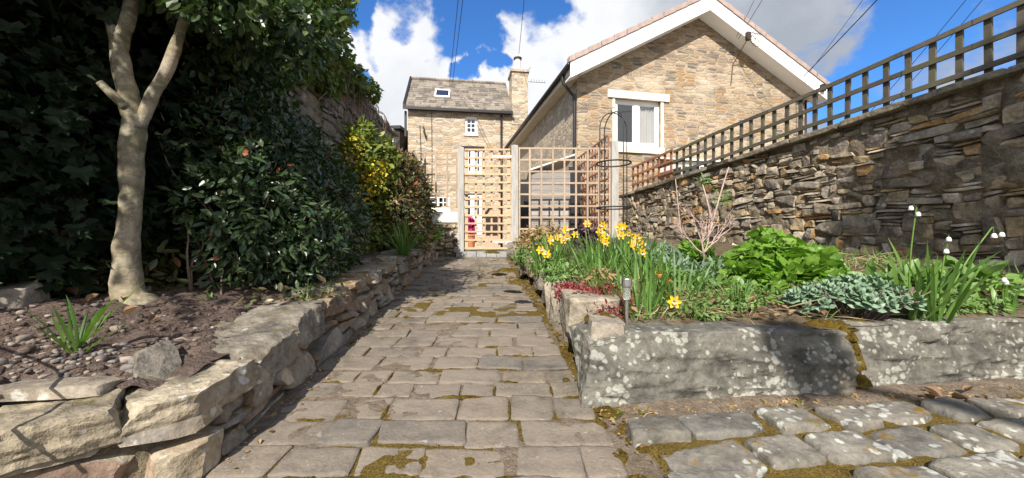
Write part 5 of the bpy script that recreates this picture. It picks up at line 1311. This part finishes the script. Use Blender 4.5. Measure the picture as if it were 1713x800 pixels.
daffs((.68,1.98), 46, .34, 'daffodil clump beside the steel solar light with one open flower and faded ones', [(1127,503,-.1,0),(1094,452,.1,1),(1119,466,.05,1),(1104,457,.1,1)], .13, s=.72, w=.013)
daffs((.95,2.15), 40, .34, 'flowerless daffodil leaves between the solar light clump and the bare shrub', [], .14, w=.013)
daffs((1.0,2.8), 55, .36, 'leafy flowerless daffodil clump behind the solar light', [], .2)
daffs((.66,2.75), 40, .34, 'flowerless daffodil leaves behind the red sedum', [], .18)

def bz1(x, y): return float(bedz(x, y))
def plant(name, c, label, cat, mats_parts, stem=None):
    r = empty(name, (c[0], c[1], bz1(*c)), label=label, cat=cat)
    for nm, (V, F), m in mats_parts: mk(nm, V, F, m, r)
    if stem:
        mb = MB(); n, rad, h, r0, mat = stem
        for i in range(n):
            a = rng.uniform(0,6.3); q = rad*rng.random()**.5
            mb.tube(spline([(c[0]+.3*q*math.cos(a), c[1]+.3*q*math.sin(a), bz1(*c)-.02),(c[0]+.7*q*math.cos(a), c[1]+.7*q*math.sin(a), bz1(*c)+h*.5),(c[0]+q*math.cos(a), c[1]+q*math.sin(a), bz1(*c)+h*rng.uniform(.7,1.05))],4), np.linspace(r0, r0*.6, 9), 5)
        mb.build('stems', M[mat], r, smooth=True)
    return r
# lime green mound
c = (1.86,2.6); z = bz1(*c)
gb = [(1.84,2.6,z+.17,.27,.24,.17),(1.62,2.55,z+.08,.18,.18,.1),(2.08,2.6,z+.13,.2,.2,.14),(1.86,2.4,z+.07,.25,.15,.12),(1.85,2.65,z+.29,.16,.15,.1)]
plant('green_mound_plant', c, 'bright lime green mound of scalloped leaves against the garden wall', 'plant', [('leaves', bushy(gb, 1500, .07, ROUND, lo=.6, lump=.15, seed=51, droop=.0, out=.9, up=1.3, zmin=z+.01), M['lime'])], (40,.25,.25,.004,'daffleaf'))
# grey green stonecrop mound
c = (1.82,1.97); z = bz1(*c)
hd = []; cs_ = []
for i in range(95):
    a = rng.uniform(0,6.3); q = rng.random()**.5; x = c[0]+q*.33*math.cos(a); y = c[1]+q*.2*math.sin(a); h = .2*(1-.55*q*q)*rng.uniform(.75,1.1)
    top = np.array([x, y, z+h]); cs_.append(top); out_ = nrm(np.array([math.cos(a)*q*.9, math.sin(a)*q*.9, 1.0]))
    n_ = 11; aa = np.arange(n_)*2.4; el = np.linspace(1.25,.25,n_); e1 = nrm(np.cross(out_, [0.3,1,.2])); e2 = np.cross(out_, e1)
    A = np.stack([e1*math.cos(t_)*math.cos(e)+e2*math.sin(t_)*math.cos(e)+out_*math.sin(e) for t_, e in zip(aa, el[::-1])])
    P = top+out_*np.linspace(-.035,.012,n_)[:,None]; hd.append(scatter(P, A, np.tile(out_,(n_,1))+.3*A*-1, np.linspace(.052,.024,n_)*rng.uniform(.85,1.2), FLESHY))
plant('stonecrop', c, 'grey-green fleshy stonecrop mound behind the big kerb stones', 'plant', [('leaves', join(hd), M['sedum'])], (60,.28,.17,.004,'tanstem' if 'tanstem' in M else 'twig'))
# white snowflake bells
def snowflake(c, n, L, stalks, label, seed):
    z = bz1(*c); r = clump_obj('snowflake_plant', (c[0],c[1],z), bladeclump('', (c[0],c[1],z), n, L, .017, (.38,.2), None, '', spread=.05, bend=(.05,.5), seed=seed), M['blade'], label, 'snowflake plant', 'white snowflake plants')
    for (px, py, y, bells) in stalks:
        t_ = np.array(at(px, py, y)); mb = MB(); b0 = np.array([c[0]+rng.uniform(-.02,.02), c[1], z]); mb.tube(spline([b0, b0*.5+t_*.5+[-.01,0,.03], t_],5), np.linspace(.005,.003,11), 6)
        for (bx_, by_) in bells:
            e = np.array(at(bx_, by_, y-.01)); mb.tube(spline([t_, (t_+e)/2+[0,0,.012], e],4), .0012, 4)
        s_t = mb.build('stem', M['blade'], r, smooth=True)
        for (bx_, by_) in bells:
            V, F = lathe(at(bx_, by_, y-.01), [(.0,.005),(.006,.003),(.0095,-.005),(.0112,-.017),(.009,-.0185),(.0,-.004)], 12)
            V = np.array(V); mk('bell', V, F, M['whitebell'], s_t, smooth=True)
snowflake((2.06,1.93), 15, .44, [(1533,347,1.93,[(1524,346),(1536,356)])], 'tall snowflake plant with two white bells, upright beside the grey-green stonecrop', 3)
snowflake((2.16,1.89), 18, .44, [(1587,395,1.9,[(1587,398),(1583,418)]),(1660,380,1.88,[(1663,392),(1676,390)])], 'snowflake plant leaning right with paired white bells near the kerb', 9)
# right-hand low greenery by the wall
c = (2.65,2.2); z = bz1(*c)
plant('leafy_plant', c, 'broad dark green leaves at the wall foot right of the snowflakes', 'plant', [('leaves', bushy([(2.7,2.25,z+.06,.35,.2,.1),(2.35,2.2,z+.05,.25,.2,.09)], 420, .1, OVAL, lo=.3, up=.9, droop=0), M['mixedgreen'])], (20,.2,.12,.004,'daffleaf'))
snowflake((2.62,1.98), 9, .2, [(1682,465,1.95,[(1680,466),(1683,470)])], 'small snowflake plant with a white bell low against the wall', 19)
# mixed greenery towards the back
def mass(name, c, blobs, n, size, tm, mat, label, cat='plant', **kw):
    z = bz1(*c); B = [(x, y, bz1(x, y)+dz, rx, ry, rz) for x, y, dz, rx, ry, rz in blobs]
    return plant(name, c, label, cat, [('leaves', bushy(B, n, size, tm, lo=.35, zmin=lambda P: bedz(P[:,0],P[:,1])-.01, **kw), M[mat])], (18,.15,.15,.004,'daffleaf'))
mass('leafy_clump', (1.45,3.6), [(1.45,3.6,.12,.22,.25,.14),(1.3,3.9,.14,.2,.25,.14)], 1500, .055, OVAL, 'greygreen', 'grey-green leafy clump between the daffodils and the garden wall', up=.9, droop=.1)
mass('leafy_clump', (1.55,3.15), [(1.6,3.15,.14,.13,.13,.12),(1.62,3.3,.2,.12,.12,.1)], 700, .055, ROUND, 'lime', 'small bright green rounded clump behind the bare shrub', up=1., droop=0)
mass('lungwort', (1.5,2.75), [(1.45,2.7,.08,.25,.18,.1),(1.3,2.9,.08,.2,.2,.1)], 700, .09, LANCE, 'greygreen', 'spreading grey-green lungwort at the foot of the bare shrub', up=.8, droop=.1)
mass('low_greenery', (1.3,2.5), [(1.25,2.45,.05,.22,.18,.08),(1.1,2.6,.06,.2,.2,.1),(1.42,2.3,.04,.15,.12,.06)], 1300, .045, OVAL, 'mixedgreen', 'patch of fresh green weeds between the lime mound and the daffodils', up=.9)
mass('low_greenery', (1.25,2.05), [(1.2,2.05,.04,.22,.1,.05),(.95,1.92,.03,.15,.07,.04),(1.5,2.15,.04,.15,.1,.05),(2.45,2.0,.03,.25,.08,.05)], 1100, .035, OVAL, 'mixedgreen', 'straggly low weeds just behind the top of the big kerb stones', up=.9)
mass('low_greenery', (.45,3.1), [(.42,3.0,.05,.18,.25,.08),(.4,3.5,.06,.15,.25,.08),(.3,4.0,.06,.15,.3,.09),(.75,3.0,.05,.2,.2,.08)], 1700, .04, OVAL, 'mixedgreen', 'low fresh green groundcover plant spilling along the edging', up=.9)
mass('dry_hydrangea', (.38,4.9), [(.35,4.9,.2,.24,.22,.2),(.5,5.0,.3,.2,.2,.14),(.2,4.9,.2,.15,.2,.16)], 1700, .055, OVAL, 'tanleaf', 'dry tan-leaved bushy plant in front of the lattice panel', 'bush', up=.4)
mass('purple_plant', (.95,4.9), [(.95,4.9,.26,.18,.16,.14),(1.1,4.9,.2,.15,.15,.14)], 900, .06, ROUND, 'purpleleaf', 'dark purple-leaved plant behind the yellow daffodils', up=.6)
mass('leafy_clump', (.12,4.6), [(.12,4.5,.08,.12,.2,.1)], 350, .05, LANCE, 'blade', 'small green clump by the foot of the hinge post', up=.6)
mass('red_stonecrop', (.55,2.15), [(.42,2.35,.03,.14,.14,.06),(.55,2.1,.04,.16,.16,.07),(.5,1.93,.03,.1,.1,.05),(.38,2.55,.02,.1,.12,.05)], 2600, .022, OVAL, 'redsedum', 'low dark red stonecrop mat behind the corner kerb stone', up=.8, droop=-.6, lump=.3)
mass('bronze_clump', (.62,2.55), [(.62,2.55,.08,.12,.1,.08)], 260, .05, LANCE, 'tanleaf', 'withered pinkish-brown clump between the red stonecrop and the daffodils', up=.5)

# bare shrub and rose canes by the wall
c = (1.53,2.95); z = bz1(*c); r = empty('bare_shrub', (*c, z), label='leafless twiggy shrub with rosy stems before the garden wall', cat='shrub')
mb = MB()
def fork(p, d, L, rad, depth):
    d = nrm(d); e = p+d*L; m = (p+e)/2+rng.normal(size=3)*.02*L*3; mb.tube(spline([p, m, e],4), np.linspace(rad, rad*.7, 9), 6)
    if depth:
        for i in range(3 if depth > 1 else 2): fork(e if i else m, d+rng.normal(size=3)*np.array([.5,.3,.28])+[0,0,.18], L*rng.uniform(.55,.85), rad*.62, depth-1)
p = np.array([c[0], c[1], z-.03])
mb.tube(spline([p, p+[.01,0,.12], p+[-.005,0,.25]],4), np.linspace(.013,.010,9), 8); mb.build('trunk', M['twig'], r, smooth=True); mb = MB()
p = p+[-.005,0,.25]
for d in ([-.75,.1,.75],[-.3,-.1,1],[.35,.1,1],[.75,0,.7],[.05,.2,1.1]): fork(p, np.array(d), rng.uniform(.13,.2), .0065, 3)
mb.build('branches', M['paletwig'], r, smooth=True)
c = (1.95,3.4); z = bz1(*c); r = empty('rose_bush', (*c, z), label='tall forked pale rose cane with a few fresh leaves on the wall', cat='rose')
mb = MB(); f0 = np.array(at(1192,372,3.35)); b0 = np.array([f0[0]-.07, 3.4, z])
mb.tube(spline([b0, b0*.5+f0*.5+[-.01,0,0], f0],4), np.linspace(.012,.009,9), 7); mb.tube(spline([f0, at(1180,325,3.4), at(1171,297,3.45)],4), np.linspace(.009,.005,9), 6); mb.tube(spline([f0, at(1205,325,3.35), at(1219,280,3.4)],4), np.linspace(.009,.005,9), 6)
mb.tube(spline([at(1140,398,3.3),at(1135,350,3.4),at(1130,300,3.5)],4), .004, 5); mb.build('canes', M['paletwig'], r, smooth=True)
q = at(1176,300,3.42); q2 = at(1208,330,3.4)
mk('leaves', *join([bushy([(*q,.05,.04,.04)], 40, .045, OVAL, lo=.2), bushy([(*q2,.09,.05,.08)], 80, .04, LANCE, lo=.2)]), M['mixedgreen'], r)
# dead stems, grass and small weeds between the plants
n = 2400; x = rng.uniform(.45,3.0,n); y = rng.uniform(1.75,3.4,n); m = (x > xr(y)+.2) & (x < 4.1-.25*y) & (y > 1.78+.115*(x-.3)); x, y = x[m], y[m]; n = len(x)
a = rng.uniform(0,6.3,n); A = np.stack([np.cos(a), np.sin(a), rng.uniform(-.05,.55,n)],1); P = np.stack([x,y,bedz(x,y)+rng.uniform(.0,.03,n)],1)
mk('dry_grass', *scatter(P, A, rng.normal(size=(n,3))+[0,0,.5], rng.uniform(.07,.24,n), leaf_strip([0,.5,1],[0,.014,0],curl=-.15)), M['straw'], kind='stuff')
n = 6500; x = rng.uniform(.2,3.2,n); y = rng.uniform(1.72,4.2,n); m = (x > xr(y)+.2) & (x < 4.15-.25*y) & (y > 1.76+.115*(x-.3)) & (fbm(np.stack([x*4,y*4,x*0],1),61) > -.1); x, y = x[m], y[m]; n = len(x)
a = rng.uniform(0,6.3,n); P = np.stack([x,y,bedz(x,y)],1); h = n//2
mk('grass', *join([scatter(P[:h], np.stack([np.cos(a[:h])*.6, np.sin(a[:h])*.6, np.ones(h)],1), rng.normal(size=(h,3)), rng.uniform(.05,.14,h), BLADE),
  scatter(P[h:]+[0,0,.015], np.stack([np.cos(a[h:]), np.sin(a[h:]), np.full(n-h,.4)],1), np.tile([0,0,1.],(n-h,1))+rng.normal(size=(n-h,3))*.3, rng.uniform(.02,.045,n-h), OVAL)]), M['mixedgreen'], kind='stuff')
n = 420; x = rng.uniform(.5,3.0,n); y = rng.uniform(1.74,2.5,n); m = (x < 4.1-.25*y) & (y > 1.76+.115*(x-.3)); x, y = x[m], y[m]; n = len(x); a = rng.uniform(0,6.3,n)
mk('leaf_litter', *scatter(np.stack([x,y,bedz(x,y)+.02],1), np.stack([np.cos(a),np.sin(a),rng.uniform(-.1,.3,n)],1), np.tile([0,0,1.],(n,1))+rng.normal(size=(n,3))*.4, rng.uniform(.02,.055,n), CRISP), M['deadleaf'], kind='stuff')

n = 900; u = rng.random(n); x = np.where(u < .55, rng.uniform(.35,3.0,n), 0); y = np.where(u < .55, 1.50+.115*(x-.3)-np.abs(rng.normal(0,.05,n)), rng.uniform(1.0,5,n)); x = np.where(u < .55, x, np.where(u < .8, xr(y)+rng.normal(.05,.04,n), xl(y)+np.abs(rng.normal(0,.05,n)))); a = rng.uniform(0,6.3,n)
mk('leaf_litter', *scatter(np.stack([x,y,pz(y)+.006],1), np.stack([np.cos(a),np.sin(a),rng.uniform(-.1,.3,n)],1), np.tile([0,0,1.],(n,1))+rng.normal(size=(n,3))*.5, rng.uniform(.006,.022,n), CRISP), M['tanleaf'], kind='stuff')
n = 420; x = rng.uniform(.4,2.6,n); y = 1.50+.115*(x-.3)-np.abs(rng.normal(0,.035,n)); a = rng.uniform(0,6.3,n)
mk('small_weeds', *scatter(np.stack([x,y,pz(y)+.002],1), np.stack([np.cos(a),np.sin(a),np.full(n,.6)],1), np.tile([0,0,1.],(n,1))+rng.normal(size=(n,3))*.3, rng.uniform(.008,.018,n), OVAL), M['mixedgreen'], kind='stuff')
# fine moss growth standing up out of the joints
mv = []
X = rng.uniform(-1.5,.7,60000); Y = rng.uniform(.9,5.5,60000); m = (X > xl(Y)) & (X < xr(Y)+.12); X, Y = X[m], Y[m]; q = jz(X, Y)+.35*fbm(np.stack([X*22,Y*22,X*0],-1),8); m = q > .62; X, Y = X[m], Y[m]
P1 = np.stack([X, Y, pz(Y)-.006], 1)
lx = rng.uniform(0,3.2,26000); ly = rng.uniform(-.85,.02,26000); q = fbm(np.stack([lx*7,ly*7,lx*0],-1),33); m = q > -.3; gx, gy = rot2(lx[m], ly[m]); P2 = np.stack([gx, gy, pz(gy)+.008], 1)
P = np.concatenate([P1, P2]); n = len(P); a = rng.uniform(0,6.3,n)
M['mosstuft'] = m_leaf('moss tuft', [(.07,.05,.012),(.14,.095,.02),(.2,.14,.03),(.1,.1,.025)], .9, .2, .1)
mk('moss_tufts', *scatter(P, np.stack([np.cos(a)*.8, np.sin(a)*.8, rng.uniform(.4,1.2,n)],1), rng.normal(size=(n,3))+[0,0,.5], rng.uniform(.006,.017,n), leaf_strip([0,.5,1],[0,.16,0])), M['mosstuft'], kind='stuff')
# ------------------------------------------------------------------ the tree behind the viewer whose shade falls on kerb and wall
bt = empty('tree', (1.7,-4.2,-.3), label='broad tree standing behind the viewer and shading the garden wall', cat='tree')
mb = MB(); mb.tube(spline([(1.7,-4.2,-.4),(1.72,-4.2,1.5),(1.65,-4.1,3.6),(1.8,-3.7,5.6),(2.1,-3.4,7.0)],6), np.linspace(.19,.06,25), 12)
mb.tube(spline([(1.62,-4.05,3.4),(.8,-3.5,4.2),(.15,-3.15,4.5)],6), np.linspace(.07,.03,13), 8); mb.tube(spline([(1.5,-3.9,4.9),(2.2,-3.6,6.2),(2.6,-3.3,7.2)],6), np.linspace(.06,.03,13), 8)
mb.build('trunk', M['bark'], bt, smooth=True)
TB = [(1.8,-3.3,6.6,.4,.5,.55),(2.2,-3.5,6.2,.45,.5,.55),(2.5,-3.3,6.8,.5,.6,.5),(2.0,-3.3,7.2,.45,.5,.3)]
mk('crown', *join([bushy(TB, 2600, .13, OVAL, lo=.2, lump=.3, seed=77), bushy([(.125,-3.13,4.48,.17,.2,.15)], 700, .09, OVAL, lo=.1, lump=.1, seed=5)]), M['holly'], bt)  # second cluster is a dense clump added to throw the kerb shadow
# ------------------------------------------------------------------ sky, sun, camera
AZ, EL = R(14), R(40)
to_sun = Vector((-math.sin(AZ)*math.cos(EL), -math.cos(AZ)*math.cos(EL), math.sin(EL)))
sd = bpy.data.lights.new('sun', 'SUN'); sd.energy = 5.0; sd.angle = R(.53); sd.color = (1, .935, .84)
so = bpy.data.objects.new('sun', sd); C.objects.link(so); so.rotation_euler = to_sun.to_track_quat('Z', 'Y').to_euler(); so.location = (-3,-5,9)

w = bpy.data.worlds.new('World'); bpy.context.scene.world = w; w.use_nodes = True; nt = w.node_tree; nt.nodes.clear()
N = lambda t, **k: (lambda n: ([setattr(n, a, b) for a, b in k.items()], n)[1])(nt.nodes.new(t))
L = nt.links.new
out = N('ShaderNodeOutputWorld'); bg = N('ShaderNodeBackground'); L(bg.outputs[0], out.inputs[0]); bg.inputs[1].default_value = .09
sky = N('ShaderNodeTexSky', sky_type='NISHITA'); sky.sun_disc = False; sky.sun_elevation = EL; sky.sun_rotation = math.atan2(to_sun.x, to_sun.y); sky.air_density = 1.0; sky.dust_density = .3; sky.ozone_density = 2.5
tc = N('ShaderNodeTexCoord')
def mth(op, a, b=0, clamp=False):
    n = N('ShaderNodeMath', operation=op, use_clamp=clamp)
    for i, v in enumerate((a, b)):
        if hasattr(v, 'is_output'): L(v, n.inputs[i])
        else: n.inputs[i].default_value = v
    return n.outputs[0]
def noise(scale, det, rough, off=(0,0,0), sc=(1,1,1)):
    m = N('ShaderNodeMapping'); L(tc.outputs['Generated'], m.inputs[0]); m.inputs['Location'].default_value = off; m.inputs['Scale'].default_value = sc
    n = N('ShaderNodeTexNoise'); L(m.outputs[0], n.inputs[0]); n.inputs['Scale'].default_value = scale; n.inputs['Detail'].default_value = det; n.inputs['Roughness'].default_value = rough; return n.outputs[0]
wn_ = N('ShaderNodeTexNoise'); L(tc.outputs['Generated'], wn_.inputs[0]); wn_.inputs['Scale'].default_value = 6; wn_.inputs['Detail'].default_value = 5
va = N('ShaderNodeVectorMath', operation='SUBTRACT'); L(wn_.outputs['Color'], va.inputs[0]); va.inputs[1].default_value = (.5,.5,.5)
vs = N('ShaderNodeVectorMath', operation='SCALE'); L(va.outputs[0], vs.inputs[0]); vs.inputs['Scale'].default_value = .32
vb = N('ShaderNodeVectorMath', operation='ADD'); L(tc.outputs['Generated'], vb.inputs[0]); L(vs.outputs[0], vb.inputs[1])
vn = N('ShaderNodeVectorMath', operation='NORMALIZE'); L(vb.outputs[0], vn.inputs[0]); warped = vn.outputs[0]
def bank(x, z, r):
    """a soft cloud bank centred on a compass direction: 1 at its middle, 0 at angular radius r"""
    d = Vector((x, 1, z)).normalized(); v = N('ShaderNodeVectorMath', operation='DOT_PRODUCT'); L(warped, v.inputs[0]); v.inputs[1].default_value = d
    m = N('ShaderNodeMapRange', interpolation_type='SMOOTHSTEP'); L(v.outputs['Value'], m.inputs[0]); m.inputs[1].default_value = math.cos(r); m.inputs[2].default_value = math.cos(r*.25); return m.outputs[0]
def px(x, y): return (x-856)/620, (400-y)/620
banks = [(px(650,110),.30),(px(700,230),.28),(px(640,250),.25),(px(930,120),.24),(px(1010,60),.24),(px(880,70),.16),(px(1330,60),.42),(px(1180,40),.3),(px(1440,10),.25),(px(1500,190),.13),(px(1650,150),.24),(px(1350,170),.2),(px(780,160),.17),(px(560,-60),.2)]
acc = None
back = N('ShaderNodeMapRange', interpolation_type='SMOOTHSTEP'); spz = N('ShaderNodeSeparateXYZ'); L(warped, spz.inputs[0]); L(spz.outputs[1], back.inputs[0]); back.inputs[1].default_value = .25; back.inputs[2].default_value = -.35
for p, r in banks:
    b = bank(p[0], p[1], r); acc = b if acc is None else mth('MAXIMUM', acc, b)
acc = mth('MAXIMUM', acc, mth('MULTIPLY', back.outputs[0], .75))  # unseen cloud cover behind the camera, added to neutralise the ambient light
holes = [(px(775,20),.13),(px(690,-5),.10),(px(600,30),.10),(px(595,130),.06),(px(815,110),.05),(px(680,245),.05),(px(1560,80),.16),(px(1470,150),.10),(px(900,-30),.14),(px(1690,40),.12)]
hl = None
for p, r in holes:
    b = bank(p[0], p[1], r); hl = b if hl is None else mth('MAXIMUM', hl, b)
n1 = noise(5.5, 8, .58, (3.1,1.2,.4), (1,1,1.5)); n2 = noise(2.2, 5, .55, (7.3,.5,2.1))
cov = mth('ADD', mth('SUBTRACT', mth('MULTIPLY', acc, .55), mth('MULTIPLY', hl, .5)), mth('MULTIPLY', mth('SUBTRACT', n1, .5), 1.5))
cov = mth('ADD', cov, .05)
mr = N('ShaderNodeMapRange', interpolation_type='SMOOTHSTEP'); L(cov, mr.inputs[0]); mr.inputs[1].default_value = .12; mr.inputs[2].default_value = .42
# cloud brightness: lit tops, blue-grey thick bellies
n3 = noise(4.0, 6, .6, (1.1,5.2,.9)); gb = bank(*px(1360,90), .42); gb2 = bank(*px(690,170), .2)
dk = mth('ADD', mth('MULTIPLY', gb, .85), mth('MULTIPLY', gb2, .22)); dk = mth('ADD', dk, mth('MULTIPLY', mth('SUBTRACT', n3, .45), 1.0), True)
cr = N('ShaderNodeValToRGB'); e = cr.color_ramp; e.elements[0].position = .05; e.elements[0].color = (6.6,6.7,6.9,1); e.elements[1].position = .85; e.elements[1].color = (2.9,3.2,3.7,1); L(dk, cr.inputs[0])
skc = N('ShaderNodeMix', data_type='RGBA', blend_type='MULTIPLY'); skc.inputs[0].default_value = 1; L(sky.outputs[0], skc.inputs[6]); skc.inputs[7].default_value = (.46,.9,1.4,1)
mx = N('ShaderNodeMix', data_type='RGBA'); L(mr.outputs[0], mx.inputs[0]); L(skc.outputs[2], mx.inputs[6]); L(cr.outputs[0], mx.inputs[7]); L(mx.outputs[2], bg.inputs[0])

cd = bpy.data.cameras.new('camera'); cam = bpy.data.objects.new('camera', cd); C.objects.link(cam)
cam.location = (0, 0, EYE); cam.rotation_euler = (R(90), 0, 0); cd.sensor_width = 36; cd.lens = 36*620/1713; cd.clip_start = .02; cd.clip_end = 4000
sc = bpy.context.scene; sc.camera = cam
sc.render.engine = 'CYCLES'; sc.cycles.max_bounces = 6; sc.cycles.transparent_max_bounces = 8
sc.view_settings.view_transform = 'Standard'; sc.view_settings.look = 'None'; sc.view_settings.exposure = 0.72; sc.view_settings.gamma = 1
